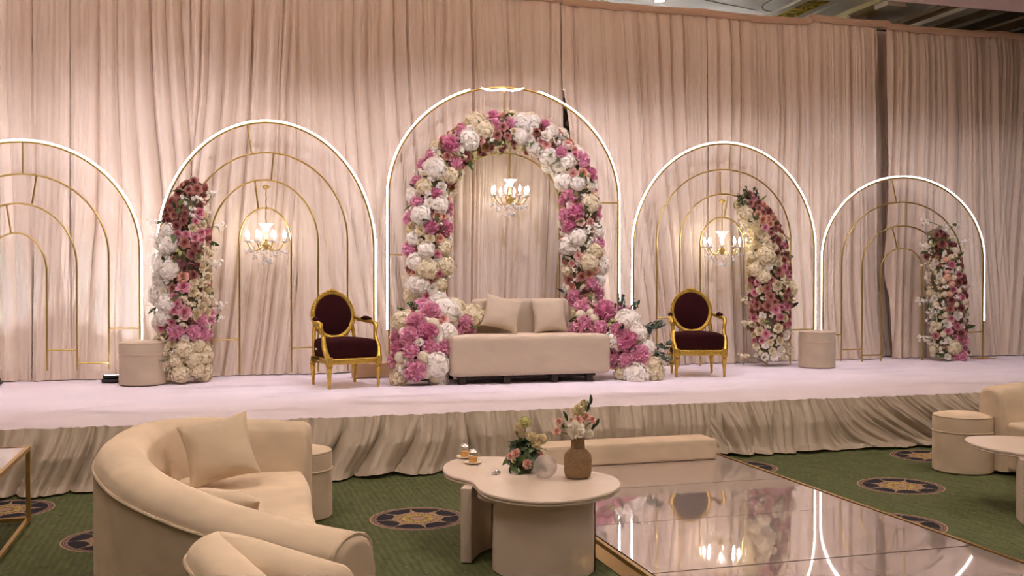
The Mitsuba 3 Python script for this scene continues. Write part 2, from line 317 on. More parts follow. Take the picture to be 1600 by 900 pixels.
def skirt(xa, xb, seed, sweep, low=0.0, bulge=1.0):
    """gathered satin valance from the deck edge to the floor; sweep = sideways pull at the hem"""
    n = int((xb - xa) / .009); u = np.linspace(0, 1, n); rows = 30; v = np.linspace(0, 1, rows)
    U, V = np.meshgrid(u, v); x = xa + U * (xb - xa)
    lx = x - sweep * V ** 1.3 * (meshkit.noise(np.stack([x * .8, x * 0, x * 0], -1), seed) - .4) * 2.6
    nz = lambda fx, k, fv=0.0: meshkit.noise(np.stack([lx * fx, V * fv, V * 0 + k], -1), seed + k)
    pl = lambda f, k, w, e: np.abs(np.sin(PI * (lx * f + w * nz(f * .3, k, .25)))) ** e
    q = lambda fx, fv, k: nz(fx, k, fv)
    gather = .045 * pl(12, 1, 2.8, .65) * np.exp(-V * .9) + np.clip(V * 2.2, 0, 1) * (.17 * pl(3.0, 2, 2.8, .65) * (.25 + nz(1.3, 8)) + .05 * pl(8, 3, 2.6, .6) * (.2 + nz(3, 9, .8)))
    off = .010 + bulge * (.03 * np.clip(V * 4, 0, 1) + gather + .12 * V ** 2)
    off = off * (.35 + .65 * np.clip((x - xa) / .3, 0, 1))
    hem = .035 * (meshkit.noise(np.stack([x * 3.1, x * 0, x * 0 + 3], -1), seed) - .35) + low
    z = STAGE + .006 - V * (STAGE - .012 - np.clip(hem, 0, .09)) + .012 * np.exp(-V * 14) * (q(20, .2, 4) - .3)
    pool = np.clip((V - .9) / .1, 0, 1)
    y = SY - off - pool * .05 * q(7, .3, 5)
    return grid_mesh(np.stack([x, y, np.maximum(z, .006)], -1))
obj('skirt', skirt(SX0, 1.98, 11, .35), 'satin', st, True)
obj('skirt', skirt(1.90, 4.34, 23, .10, .05, .6), 'satin', st, True)
obj('skirt', skirt(4.20, SX1, 31, .40), 'satin', st, True)
# step block in front of the stage
m = rbox(1.62, .30, .172, .025); m.apply_translation((3.22, 7.86, .062 + .086))
one('stage_step', m, 'velvet', 'low beige upholstered step block at the foot of the stage', 'step')

# ------------------------------------------------------------------ drapes
def drape(xa, xb, seed, ztop, sag=0.0, left_gap=0.0, over=.20, back=.05):
    xb = xb + over
    n = int((xb - xa) / .0075); zs = np.concatenate([np.linspace(STAGE + .01, 1.6, 20), np.linspace(1.6, ztop, 18)[1:]])
    xs = np.linspace(xa, xb, n); Xg, Zg = np.meshgrid(xs, zs); t = (Zg - STAGE) / (ztop - STAGE)
    low = np.clip(1 - t, 0, 1)
    drift = .85 * low ** 1.8 * (meshkit.noise(np.stack([Xg * .55, Xg * 0, Xg * 0 + 1], -1), seed) - .5) + .06 * (meshkit.noise(np.stack([Xg * 1.2, Zg * .8, Xg * 0], -1), seed) - .5)
    lx = Xg + drift
    nz = lambda fx, k, fz=0.0: meshkit.noise(np.stack([lx * fx, Zg * fz, Xg * 0 + k], -1), seed + k)
    pleat = lambda f, k, w, e: np.abs(np.sin(PI * (lx * f + w * nz(f * .28, k, .015)))) ** e
    amp = .55 + .6 * low
    d = amp * (.10 * pleat(2.6, 1, 2.2, .8) * nz(1.1, 5) + .100 * pleat(6.0, 2, 2.6, .6) * (.3 + nz(2.1, 6))) + .015 * pleat(13, 3, 2.5, .8) * (.2 + 1.2 * nz(4, 7, .03)) + .002 * pleat(32, 4, 2, .9)
    rc = np.random.default_rng(seed + 50)
    for c in np.arange(xa + .1, xb - .05, .17): d = d - (.01 + .07 * rc.random() ** 2) * np.exp(-((lx - c - .1 * rc.random()) / .011) ** 2)
    pin = np.clip((ztop - Zg) / .25, .25, 1)
    edge = np.minimum(Xg - xa, xb - Xg); d = d - .05 * np.exp(-(edge / .03) ** 2)
    y = CURT_Y + .10 - d * pin - .10 * low ** 6 + back * np.clip((Xg - xb + over + .02) / .06, 0, 1)
    x = Xg + left_gap * np.exp(-((Xg - xa) / .12) ** 2) * np.sin(np.clip((Zg - 2.2) / 1.8, 0, 1) * PI)
    z = Zg + sag * np.sin((Xg - xa) / (xb - xa) * PI) * t ** 8
    return grid_mesh(np.stack([x, y, z], -1))
DX = [-5.4, -3.9] + [at_y(px, 300, CURT_Y)[0] for px in (52, 112, 300, 465, 677, 880, 1108, 1268, 1390, 1560)] + [12.4, 14.2]
where = ['in the left corner beyond the leftmost arch', 'left of the leftmost arch', 'narrow strip behind the middle of the leftmost arch', 'between the two left arches', 'behind the chandelier of the second arch from the left',
         'behind the gold chair left of the loveseat', 'behind the tall central arch', 'right of the central arch beyond the dark gap', 'behind the right-hand gold chair', 'between the two right arches', 'behind the rightmost arch', 'right of the rightmost arch', 'in the far right corner']
for k in range(len(DX) - 1):
    zt = 5.02 + [0, .02, 0, .02, 0, .03, .04, .01, .0, .05, .02, .03, .0][k]
    key = thing('drape', 'blush pleated floor-length drape ' + where[k], 'drape', 'blush drapes behind the stage')
    obj('cloth', drape(DX[k], DX[k + 1] - (.15 if k == 9 else 0), 100 + 7 * k, zt, -.015, 0.11 if k == 7 else 0, *((.03, .05) if k == 6 else (.60, .30) if k == 9 else (.20, .05))), 'drape', key, True)
    xs = np.linspace(DX[k], DX[k + 1], 40); zz = zt + .01 - .015 * np.sin((xs - DX[k]) / (DX[k + 1] - DX[k]) * PI) + .012 * (meshkit.noise(np.stack([xs * 9, xs * 0, xs * 0], -1), k) - .5)
    obj('header', tube(np.stack([xs, np.full(40, CURT_Y + .06), zz], 1), .045, 10), 'drape_header', key)
one('drape_rail', tube(np.array([[-5.4, CURT_Y + .11, 5.03], [14.2, CURT_Y + .11, 5.03]]), .025), 'chrome', 'long metal rail carrying the blush drapes', 'curtain rail')

# ------------------------------------------------------------------ arches
AY = 11.75
def arc_path(xl, xr, zs, zt, zl, zr, n=64):
    cx, rx = (xl + xr) / 2, (xr - xl) / 2; a = np.linspace(PI, 0, n)
    up = np.stack([cx + rx * np.cos(a), zs + (zt - zs) * np.sin(a)], 1)
    l = np.stack([np.full(8, xl), np.linspace(zl, zs, 9)[:-1]], 1); r = np.stack([np.full(8, xr), np.linspace(zs, zr, 9)[1:]], 1)
    p = np.vstack([l, up, r]); return np.stack([p[:, 0], np.full(len(p), AY), p[:, 1]], 1)
def px_z(x, y): return at_y(x, y, AY)[2]
def px_x(x, y): return at_y(x, y, AY)[0]
FLOOR = STAGE + .012
def led_arch(label, xl, xr, zs, zt, led_end, inner, struts, rungs, gap=None):
    """outer tube with its light strip, nested gold tubes and the short ties between them: one rigid stand"""
    k = thing('arch_stand', label, 'arch')
    p = arc_path(xl, xr, zs, zt, FLOOR, FLOOR)
    obj('outer_tube', tube(p, .012), 'gold_tube', k)
    cx = (xl + xr) / 2; c = np.array([cx, AY, zs]); out = p - c; out[:, 1] = 0; out[p[:, 2] < zs, 2] = 0
    out /= np.linalg.norm(out, axis=1, keepdims=True); q = p + out * .021 + np.array([0, -.004, 0])
    keep = ((p[:, 0] < cx) & (p[:, 2] > led_end[0])) | ((p[:, 0] >= cx) & (p[:, 2] > led_end[1]))
    runs = [q[keep]] if gap is None else [q[keep & (q[:, 0] < gap[0])], q[keep & (q[:, 0] > gap[1])], gap[2]]
    for run in runs: put('light_strip', {**ply(tube(run, .011, 8), 'led_off', smooth=35), 'emitter': {'type': 'area', 'radiance': rgb(WHITE, LED_L)}}, k, label='glowing white light strip')
    for s in (xl, xr): obj('base_plate', box(s - .13, s + .13, AY - .14, AY + .10, FLOOR - .012, FLOOR), 'gold_frame', k, False)
    for (a, b, s, t, zl, zr) in inner: obj('inner_tube', tube(arc_path(a, b, s, t, zl, zr), .0105), 'gold_tube', k)
    for (a, b) in struts: obj('strut', tube(np.array([[a[0], AY, a[1]], [b[0], AY, b[1]]]), .010), 'gold_tube', k)
    for (a, b, z) in rungs: obj('rung', tube(np.array([[a, AY, z], [b, AY, z]]), .010), 'gold_tube', k)
    return k
def P(x, y): return (px_x(x, y), px_z(x, y))
def cxr(cx, xr): return 2 * cx - xr
# leftmost
c1 = px_x(38, 300); r0, r1, r2, r3 = px_x(218.5, 500), px_x(170, 500), px_x(120, 500), px_x(73, 480)
F1 = [px_z(173, 577)] * 2
led_arch('leftmost arch stand, cut by the picture edge, four nested hoops without flowers', cxr(c1, r0), r0, px_z(215, 395), px_z(38, 222), (px_z(221, 560),) * 2,
         [(cxr(c1, r1), r1, px_z(166, 400), px_z(38, 272), *F1), (cxr(px_x(30, 330), r2), r2, px_z(118, 415), px_z(30, 318), *F1), (cxr(px_x(25, 370), r3), r3, px_z(73, 425), px_z(25, 364), *F1)],
         [(P(37, 224), P(37, 271)), (P(58, 275), P(51, 318)), (P(11, 321), P(18, 364))],
         [(r1, r0, px_z(195, 513)), (r2, r1, px_z(148, 567)), (r3, r2, px_z(97, 547)), (cxr(c1, r0), cxr(c1, r1), px_z(195, 513)), (cxr(c1, r1), cxr(px_x(30, 330), r2), px_z(148, 567))])
# second
A = [px_x(248.5, 420), px_x(584.5, 480)]; G1 = [px_x(291, 450), px_x(543, 450)]; G2 = [px_x(330, 450), px_x(497, 420)]; G3 = [px_x(374, 450), px_x(455, 450)]; zf = px_z(420, 583)
led_arch('second arch stand from the left, with a flower column on its left leg', *A, px_z(410, 392), px_z(400, 191), (px_z(246, 545), px_z(587, 540)),
         [(*G1, px_z(410, 375), px_z(398, 238), zf, zf), (*G2, px_z(410, 378), px_z(405, 281), zf, zf), (*G3, px_z(410, 380), px_z(415, 325), zf, zf)],
         [(P(387, 194), P(394, 239)), (P(428, 240), P(424, 282)), (P(399, 284), P(404, 326))],
         [(G1[0], G2[0], px_z(310, 498)), (G2[0], G3[0], px_z(352, 531)), (G3[1], G2[1], px_z(475, 543)), (A[0], G1[0], px_z(270, 510)), (G1[1], A[1], px_z(570, 500))])
# centre
A = [px_x(607.5, 480), px_x(965.5, 470)]; G1 = [px_x(652, 400), px_x(925, 400)]; G2 = [px_x(698, 460), px_x(874, 420)]
led_arch('tallest arch stand in the middle, wrapped in the flower garland', *A, px_z(785, 312), px_z(785, 137), (px_z(605, 545), px_z(968, 495)),
         [(*G1, px_z(785, 318), px_z(790, 178), FLOOR, FLOOR), (*G2, px_z(785, 320), px_z(790, 240), FLOOR, FLOOR)],
         [(P(787, 140), P(788, 180))], [(A[0], G1[0], px_z(630, 398)), (G1[1], A[1], px_z(945, 317))],
         gap=(px_x(742, 140), px_x(838, 140), spline([at_y(x, y, AY - .03) for x, y in [(752, 138), (770, 142), (787, 140.5), (800, 142.5), (818, 138.5)]], 16)))
# fourth
A = [px_x(989.5, 460), px_x(1272, 480)]; G1 = [px_x(1026, 450), px_x(1235, 450)]; G2 = [px_x(1062, 450), px_x(1199, 450)]; G3 = [px_x(1094, 420), px_x(1162, 450)]; zf = px_z(1100, 572)
led_arch('second arch stand from the right, with a flower column on its right leg', *A, px_z(1130, 390), px_z(1130, 225), (px_z(987, 520), px_z(1275, 555)),
         [(*G1, px_z(1130, 375), px_z(1125, 265), zf, zf), (*G2, px_z(1130, 380), px_z(1122, 303), zf, zf), (*G3, px_z(1130, 382), px_z(1127, 340), zf, zf)],
         [(P(1140, 229), P(1139, 265)), (P(1124, 268), P(1125, 303)), (P(1137, 306), P(1131, 341))],
         [(G1[0], G2[0], px_z(1040, 497)), (A[0], G1[0], px_z(1005, 510)), (G2[1], G1[1], px_z(1215, 530)), (G1[1], A[1], px_z(1255, 515)), (G2[0], G3[0], px_z(1080, 535))])
# fifth
A = [px_x(1285.5, 480), px_x(1536, 480)]; G1 = [px_x(1315, 470), px_x(1503, 470)]; G2 = [px_x(1347, 470), px_x(1472, 470)]; G3 = [px_x(1377, 470), px_x(1441, 470)]; zf = px_z(1380, 568)
led_arch('rightmost arch stand, with the mixed flower column on its right leg', *A, px_z(1410, 405), px_z(1408, 278), (px_z(1282, 555), px_z(1539, 515)),
         [(*G1, px_z(1410, 410), px_z(1410, 316), zf, zf), (*G2, px_z(1410, 415), px_z(1408, 353), zf, zf), (*G3, px_z(1410, 420), px_z(1408, 388), zf, zf)],
         [(P(1393, 282), P(1400, 317)), (P(1415, 318), P(1415, 353)), (P(1394, 357), P(1402, 389))],
         [(A[0], G1[0], px_z(1310, 523)), (G1[0], G2[0], px_z(1330, 546)), (G2[0], G3[0], px_z(1362, 555)), (G1[1], A[1], px_z(1525, 519))])

# ------------------------------------------------------------------ flowers: prototypes of radius 1 facing +z, colours per vertex
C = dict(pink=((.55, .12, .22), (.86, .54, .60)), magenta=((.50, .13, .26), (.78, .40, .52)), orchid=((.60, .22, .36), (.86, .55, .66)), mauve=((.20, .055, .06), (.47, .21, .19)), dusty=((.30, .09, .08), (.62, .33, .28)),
         peach=((.60, .25, .17), (.84, .56, .44)), blush=((.66, .30, .27), (.84, .62, .54)), cream=((.70, .60, .36), (.86, .80, .64)), white=((.84, .80, .70), (.93, .91, .87)), lime=((.35, .38, .10), (.66, .66, .34)), plum=((.12, .04, .055), (.34, .15, .17)), bronze=((.16, .07, .025), (.42, .23, .10)))
def petals(specs, rs, nu=4, nv=3):
    """specs: list of (azimuth, half-width, r_in, r_out, z_in, z_out, flare, t_in, t_out)"""
    V, Fc, t0 = [], [], []; base = 0
    u = np.linspace(-1, 1, nu + 1); v = np.linspace(0, 1, nv + 1)
    Ug, Vg = np.meshgrid(u, v)
    for az, hw, ri, ro, zi, zo, fl, ti, to in specs:
        th = az + Ug * hw * (0.55 + .45 * np.sin(Vg * PI * .62 + .25)); top = 1 - .28 * Ug ** 2
        vv = Vg * top; r = ri + (ro - ri) * vv ** (1.2) + fl * np.clip(vv - .75, 0, 1) * 2; z = zi + (zo - zi) * np.sin(vv * PI / 2) - fl * np.clip(vv - .75, 0, 1) * 1.2
        r = r * (1 + .05 * rs.standard_normal()); z = z + .03 * rs.standard_normal()
        V.append(np.stack([r * np.cos(th), r * np.sin(th), z], -1).reshape(-1, 3)); t0.append((ti + (to - ti) * Vg).ravel())
        g = grid_mesh(np.zeros((nv + 1, nu + 1, 3))).faces + base; Fc.append(g); base += (nv + 1) * (nu + 1)
    return trimesh.Trimesh(np.vstack(V), np.vstack(Fc), process=False), np.concatenate(t0)
def rose_mesh(rs, open_=1.0):
    sp = []
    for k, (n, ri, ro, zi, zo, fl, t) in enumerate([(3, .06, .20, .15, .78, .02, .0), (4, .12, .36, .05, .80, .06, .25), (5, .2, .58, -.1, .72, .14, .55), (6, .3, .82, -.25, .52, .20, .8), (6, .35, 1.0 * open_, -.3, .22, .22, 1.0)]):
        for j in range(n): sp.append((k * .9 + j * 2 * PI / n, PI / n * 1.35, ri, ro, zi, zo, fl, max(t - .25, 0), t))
    return petals(sp, rs)
def bud_mesh(rs):
    sp = []
    for k, (n, ri, ro, zi, zo, fl, t) in enumerate([(3, .10, .25, -.2, .95, -.1, .2), (4, .25, .62, -.5, .80, -.25, .6), (4, .35, .85, -.6, .45, -.1, 1.0)]):
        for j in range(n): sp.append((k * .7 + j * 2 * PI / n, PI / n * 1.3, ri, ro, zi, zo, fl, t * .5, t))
    return petals(sp, rs)
def peony_mesh(rs):
    """a ball of narrow ruffled petals"""
    V, Fc, t0 = [], [], []; b = 0; n = 64
    for k in range(n):
        z = 1 - 1.5 * (k + .5) / n; az = k * 2.39996; q = math.sqrt(max(1 - z * z, 0)); nrm = np.array([q * math.cos(az), q * math.sin(az), z]); nrm += .25 * rs.standard_normal(3); nrm /= np.linalg.norm(nrm)
        e = rs.standard_normal(3); e -= nrm * (e @ nrm); e /= np.linalg.norm(e); g = np.cross(nrm, e); w, top, sh = .24 + .08 * rs.random(), .92 + .14 * rs.random(), .75 + .25 * rs.random()
        for m in range(5):
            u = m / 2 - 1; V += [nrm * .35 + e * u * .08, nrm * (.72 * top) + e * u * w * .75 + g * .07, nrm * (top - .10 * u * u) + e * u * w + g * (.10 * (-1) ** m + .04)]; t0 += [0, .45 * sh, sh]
        for m in range(4):
            for r in range(2): a = b + m * 3 + r; Fc += [(a, a + 3, a + 4), (a, a + 4, a + 1)]
        b += 15
    core = trimesh.creation.icosphere(1, .70); V = np.vstack([np.array(V), core.vertices]); Fc = np.vstack([np.array(Fc), core.faces + b])
    return trimesh.Trimesh(V, Fc, process=False), np.concatenate([t0, np.full(len(core.vertices), .1)])
def hydrangea_mesh(rs):
    V, Fc, t0 = [], [], []; b = 0; n = 105
    for k in range(n):
        z = 1 - 1.55 * (k + .5) / n; az = k * 2.39996; s = math.sqrt(max(1 - z * z, 0)); nrm = np.array([s * math.cos(az), s * math.sin(az), z]); nrm += .22 * rs.standard_normal(3); nrm /= np.linalg.norm(nrm)
        e1 = np.cross(nrm, [.3, .5, .8]); e1 /= np.linalg.norm(e1); e2 = np.cross(nrm, e1); c = nrm * (.86 + .16 * rs.random()) * np.array([1, 1, .9]); a0 = rs.random() * 6
        w = .185 + .05 * rs.random(); sh = .7 + .3 * rs.random()
        for j in range(4):
            a = a0 + j * PI / 2; d1 = math.cos(a) * e1 + math.sin(a) * e2; d2 = -math.sin(a) * e1 + math.cos(a) * e2
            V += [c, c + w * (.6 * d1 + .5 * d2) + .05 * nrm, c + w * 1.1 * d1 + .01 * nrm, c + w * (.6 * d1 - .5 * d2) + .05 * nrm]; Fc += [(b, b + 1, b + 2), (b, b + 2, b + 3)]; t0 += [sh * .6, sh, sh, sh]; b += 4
    core = trimesh.creation.icosphere(2, .86); V = np.vstack([np.array(V), core.vertices * [1, 1, .9]]); Fc = np.vstack([np.array(Fc), core.faces + b])
    return trimesh.Trimesh(V, Fc, process=False), np.concatenate([t0, np.full(len(core.vertices), .45)])
def pompon_mesh(rs):
    m = trimesh.creation.icosphere(3, 1.0); n = meshkit.noise(np.array(m.vertices) * 7 + 3, 4); m.vertices = m.vertices * (.92 + .14 * n[:, None]); return m, .35 + .65 * n
def spray_mesh(rs):
    """a few small open blossoms along a bent stem"""
    V, Fc, t0 = [], [], []; b = 0
    for k in range(7):
        s = k / 6; c0 = np.array([.5 * math.sin(k * 2.1) * (1 - s * .5), .5 * math.cos(k * 1.7) * (1 - s * .5), -.2 + 1.5 * s]); w = .50 - .2 * s
        nrm = c0 * [1, 1, .25] + [0, 0, .3] + .2 * rs.standard_normal(3); nrm /= np.linalg.norm(nrm); e1 = np.cross(nrm, [.3, .8, .5]); e1 /= np.linalg.norm(e1); e2 = np.cross(nrm, e1)
        for j in range(5):
            a = j * 2 * PI / 5 + k; d1 = math.cos(a) * e1 + math.sin(a) * e2; d2 = -math.sin(a) * e1 + math.cos(a) * e2
            V += [c0, c0 + w * (.6 * d1 + .38 * d2) + .10 * nrm, c0 + w * d1 + .02 * nrm, c0 + w * (.6 * d1 - .38 * d2) + .10 * nrm]; Fc += [(b, b + 1, b + 2), (b, b + 2, b + 3)]; t0 += [.3, 1, 1, .9]; b += 4
    return trimesh.Trimesh(np.array(V), np.array(Fc), process=False), np.array(t0)
def leaf_mesh(L=1.0, w=.36):
    s = np.linspace(0, 1, 7); u = np.array([-1, 0, 1]); U, S = np.meshgrid(u, s); wd = w * np.sin(np.clip(S * .93 + .05, 0, 1) * PI) ** .8
    return grid_mesh(np.stack([U * wd, S * 2 * L - .4, .18 * np.abs(U) * wd + .35 * S * (1 - S) * 2 + .25 * S], -1))
def sprig_mesh(rs, n=13, lw=.17):
    ms = [tube(np.array([[0, 0, 0], [.05, .1, .9], [.2, .25, 1.9]]), [.03, .025, .012], 4)]
    for k in range(n):
        s = (k + 1) / n; c = np.array([.2 * s * s, .25 * s * s, 1.9 * s]); m = leaf_mesh(.26, lw); m.apply_transform(trimesh.transformations.rotation_matrix(.9 + .3 * rs.random(), [1, 0, 0])); ms.append(moved(m, c, rz=k * 137.5))
    return cat(*ms)
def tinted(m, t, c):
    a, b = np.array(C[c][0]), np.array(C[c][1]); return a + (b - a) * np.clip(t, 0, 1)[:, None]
_rs = np.random.default_rng(77)
PROTO = {}
def proto(kind, color):
    if (kind, color) not in PROTO:
        if kind in ('leaf', 'sprig'):
            m = leaf_mesh() if kind == 'leaf' else sprig_mesh(_rs)
            g = {'dark': (.020, .040, .014), 'green': (.050, .095, .022), 'olive': (.11, .13, .035), 'blue': (.055, .085, .06)}[color]
            n = meshkit.noise(np.array(m.vertices) * 3, 2)[:, None]; PROTO[kind, color] = [ply(m, 'leaf', smooth=True, color=np.array(g) * (.7 + .7 * n))]
        else:
            f = dict(rose=rose_mesh, rosebud=bud_mesh, peony=peony_mesh, hydrangea=hydrangea_mesh, pompon=pompon_mesh, blossom=spray_mesh)[kind]; out = []
            for _ in range(2):
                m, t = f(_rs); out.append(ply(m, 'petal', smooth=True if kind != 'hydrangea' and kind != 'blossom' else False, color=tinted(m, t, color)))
            PROTO[kind, color] = out
    return PROTO[kind, color]
SIZE = dict(hydrangea=.112, peony=.092, rose=.062, rosebud=.046, pompon=.050, blossom=.062, leaf=.070, sprig=.085)
WORD = dict(pink='pink', magenta='bright pink', orchid='orchid pink', mauve='dark mauve', dusty='dusty rose', peach='peach', blush='blush', cream='cream', white='white', lime='lime green', plum='plum', bronze='bronze')
def facing(pos, n, s, spin):
    n = np.array(n) / np.linalg.norm(n); a = np.cross([0, 0, 1.0], n)
    if np.linalg.norm(a) < 1e-3: a = np.array([1.0, 0, 0])
    a /= np.linalg.norm(a); b = np.cross(n, a); c, d = math.cos(spin), math.sin(spin)
    M = np.eye(4); M[:3, 0] = (c * a + d * b) * s; M[:3, 1] = (-d * a + c * b) * s; M[:3, 2] = n * s; M[:3, 3] = pos
    return T(M.tolist())
def bloom(parent, kind, color, pos, n, s, rs):
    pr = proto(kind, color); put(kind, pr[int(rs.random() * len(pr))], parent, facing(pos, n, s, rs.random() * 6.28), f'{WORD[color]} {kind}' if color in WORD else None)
def garland(key, pts, rad, recipe, seed, tight=.80, front=-.25, leaves=60, extra=1.0, squash=1.0):
    """covers a tube along pts with flowers. recipe(t, side) -> list of (kind, colour, weight); side is -1 left .. 1 right as seen from the front"""
    rs = np.random.default_rng(seed); p = spline(pts, 120); L = np.linalg.norm(np.diff(p, axis=0), axis=1).sum(); R = np.interp(np.linspace(0, 1, 120), np.linspace(0, 1, len(rad)), rad)
    tz = np.gradient(p, axis=0); tz /= np.linalg.norm(tz, axis=1, keepdims=True)
    obj('core', tube(p, R * .66, 12), 'moss', key)
    done, DP, DS = [], np.zeros((4000, 3)), np.zeros(4000)
    def sample(t, ph):
        i = min(int(t * 119), 119); e1 = np.array([0, -1.0, 0]); e1 -= tz[i] * (e1 @ tz[i]); e1 /= np.linalg.norm(e1); e2 = np.cross(tz[i], e1)
        if e2[0] * 1 + e2[2] * .2 < 0 and abs(tz[i][2]) > .3: e2 = -e2
        n = math.cos(ph) * e1 + math.sin(ph) * e2; return p[i] + n * R[i] * .82 * (1 if squash == 1 else (abs(math.sin(ph)) + squash * abs(math.cos(ph))) / 1), n
    caps = [(-1, p[0], -tz[0], R[0]), (1, p[-1], tz[-1], R[-1])]
    maxph = math.acos(front)
    for group in (('hydrangea', 'peony'), ('rose', 'pompon', 'blossom'), ('rosebud',), ('blossom',)):
        tries = int(L * 520 * extra) * (1 if 'peony' in group else 3) if group != ('blossom',) else int(L * 80)
        for _ in range(tries):
            t, ph = rs.random(), (rs.random() * 2 - 1) * maxph
            rec = recipe(t, math.sin(ph)); tot = sum(w for *_, w in rec); x = rs.random() * tot
            for kind, color, w in rec:
                x -= w
                if x <= 0: break
            if kind not in group: continue
            pos, n = sample(t, ph); s = SIZE[kind] * (.74 + .46 * rs.random())
            if group == ('blossom',): s *= .8; pos = pos + n * .05
            m = len(done)
            if m and np.any(((DP[:m] - pos) ** 2).sum(1) < (tight * (s + DS[:m])) ** 2): continue
            DP[m], DS[m] = pos, s; done.append(1); bloom(key, kind, color, pos, n + np.array([0, -.15, .12]) + .18 * rs.standard_normal(3), s, rs)
    for k in range(leaves):
        t, ph = rs.random(), (rs.random() * 2 - 1) * maxph * 1.15; pos, n = sample(t, ph); s = SIZE['leaf'] * (.7 + .6 * rs.random())
        d = n * .5 + rs.standard_normal(3); d -= n * min(d @ n, 0)
        put('leaf', proto('leaf', ['dark', 'green', 'green', 'olive'][int(rs.random() * 4)])[0], key, facing(pos + n * .01, d, s, rs.random() * 6.28))
    return key
def sprigs(key, spots, color, s=.085, seed=0):
    rs = np.random.default_rng(seed)
    for pos, d in spots: put('sprig', proto('sprig', color)[0], key, facing(pos, d, s * (.8 + .4 * rs.random()), rs.random() * 6))

def flyaways(key, spots, Y, axis_x, color, seed):
    """loose sprays on thin stems that reach out of an arrangement"""
    rs = np.random.default_rng(seed)
    for x, y in spots:
        q = at_y(x, y, Y - .12 + .2 * rs.random()); c = at_y(axis_x, y + 14, Y); d = q - c; d /= np.linalg.norm(d)
        obj('stem', tube(spline([c, (c + q) / 2 + [0, -.02, .03], q], 8), .0045, 5), 'stem', key)
        bloom(key, 'blossom', color, q - d * .02, d + np.array([0, -.5, .2]), .062, rs); bloom(key, 'blossom', color, q - d * .07 + np.array([0, -.02, .02]), d + np.array([0, -.6, -.2]), .055, rs)
        put('leaf', proto('leaf', 'green')[0], key, facing(q - d * .05, d + .5 * rs.standard_normal(3), .05, rs.random() * 6))
W = lambda **k: [(a.split('_')[0], a.split('_')[1], w) for a, w in k.items()]
def path_px(pts, Y): return [at_y(x, y, Y) for x, y in pts]
# column on the second arch
def rec_a2(t, s):
    if t > .86: return W(rosebud_dusty=6, rose_dusty=4, rosebud_mauve=3, blossom_white=1, )
    if t > .74: return W(rose_dusty=4, rosebud_mauve=4, rose_mauve=3.5, rosebud_bronze=1) if s < .25 else W(rose_cream=3, blossom_white=3, rose_pink=3, rosebud_dusty=2)
    if s < -.55 and t > .25: return W(hydrangea_white=3, blossom_white=5, rose_white=2, blossom_cream=2)
    if t > .66: return W(rose_pink=7, rosebud_mauve=3, rose_dusty=2, blossom_cream=1)
    if t > .50: return W(blossom_plum=2, rosebud_mauve=6, rosebud_dusty=3, rose_peach=1.5, rose_mauve=2, blossom_lime=1) if s < .5 else W(blossom_cream=4, rose_cream=2, rosebud_dusty=2)
    if t > .30: return W(rose_pink=8, rose_orchid=2, rosebud_mauve=2, rose_dusty=1.5, blossom_cream=2) if s < .3 else W(blossom_cream=4, rose_cream=3, rose_blush=1, rosebud_dusty=1)
    if t > .17: return W(rose_pink=4, peony_orchid=1.2, rosebud_dusty=2, rose_white=2, blossom_cream=3)
    return W(hydrangea_cream=5, rose_cream=2, blossom_lime=1.5, blossom_white=2)
k = thing('flower_column', 'flower column with dusty mauve roses on top, on the second arch from the left', 'flower arrangement')
YC = 11.52
garland(k, path_px([(284, 584), (285, 530), (287, 450), (291, 390), (292, 335), (298, 308), (308, 284)], YC), [.25, .27, .30, .29, .28, .23, .10], rec_a2, 5, tight=.66, leaves=60, extra=1.3)
flyaways(k, [(240, 372), (238, 470), (336, 302), (347, 354), (342, 412), (347, 478), (239, 346), (342, 498), (240, 402)], YC, 288, 'white', 61)
# column on the fourth arch
def rec_a4(t, s):
    if s < -.35 and t > .5: return W(hydrangea_cream=.5, blossom_cream=5, rose_cream=5, rose_white=2, peony_cream=.4)
    if t > .72: return W(rose_pink=2.5, rosebud_dusty=6, rose_dusty=4, rose_peach=2, blossom_cream=2, rose_mauve=1.5)
    if t > .3: return W(rosebud_dusty=7, rosebud_mauve=4, rose_dusty=5, rose_pink=3, rose_mauve=1.5, rose_cream=3, blossom_cream=2, hydrangea_cream=.12)
    if t > .1: return W(rose_pink=3, rosebud_dusty=6, rose_dusty=2, rose_cream=3, rose_white=2, blossom_cream=2, rosebud_mauve=3)
    return W(blossom_cream=5, rose_white=3, rose_cream=3)
k = thing('flower_column', 'cream and dusty mauve flower column lit by the chandelier, second arch from the right', 'flower arrangement')
garland(k, path_px([(1203, 558), (1203, 500), (1202, 440), (1196, 385), (1184, 345), (1168, 320), (1158, 308)], YC), [.22, .27, .28, .30, .28, .22, .12], rec_a4, 8, tight=.66, leaves=45, extra=1.3)
top = at_y(1165, 312, YC)
sprigs(k, [(top + [.0, -.08, .02], [-.6, -.3, .5]), (top + [-.05, -.05, .0], [-1, -.3, .25]), (top + [.1, -.1, .0], [-.2, -.3, .9]), (top + [-.02, -.1, -.05], [-.9, -.5, .0])], 'dark', .085, 1)
flyaways(k, [(1154, 326), (1230, 372), (1162, 468), (1158, 556), (1234, 520), (1164, 505), (1160, 350)], YC, 1200, 'cream', 62)
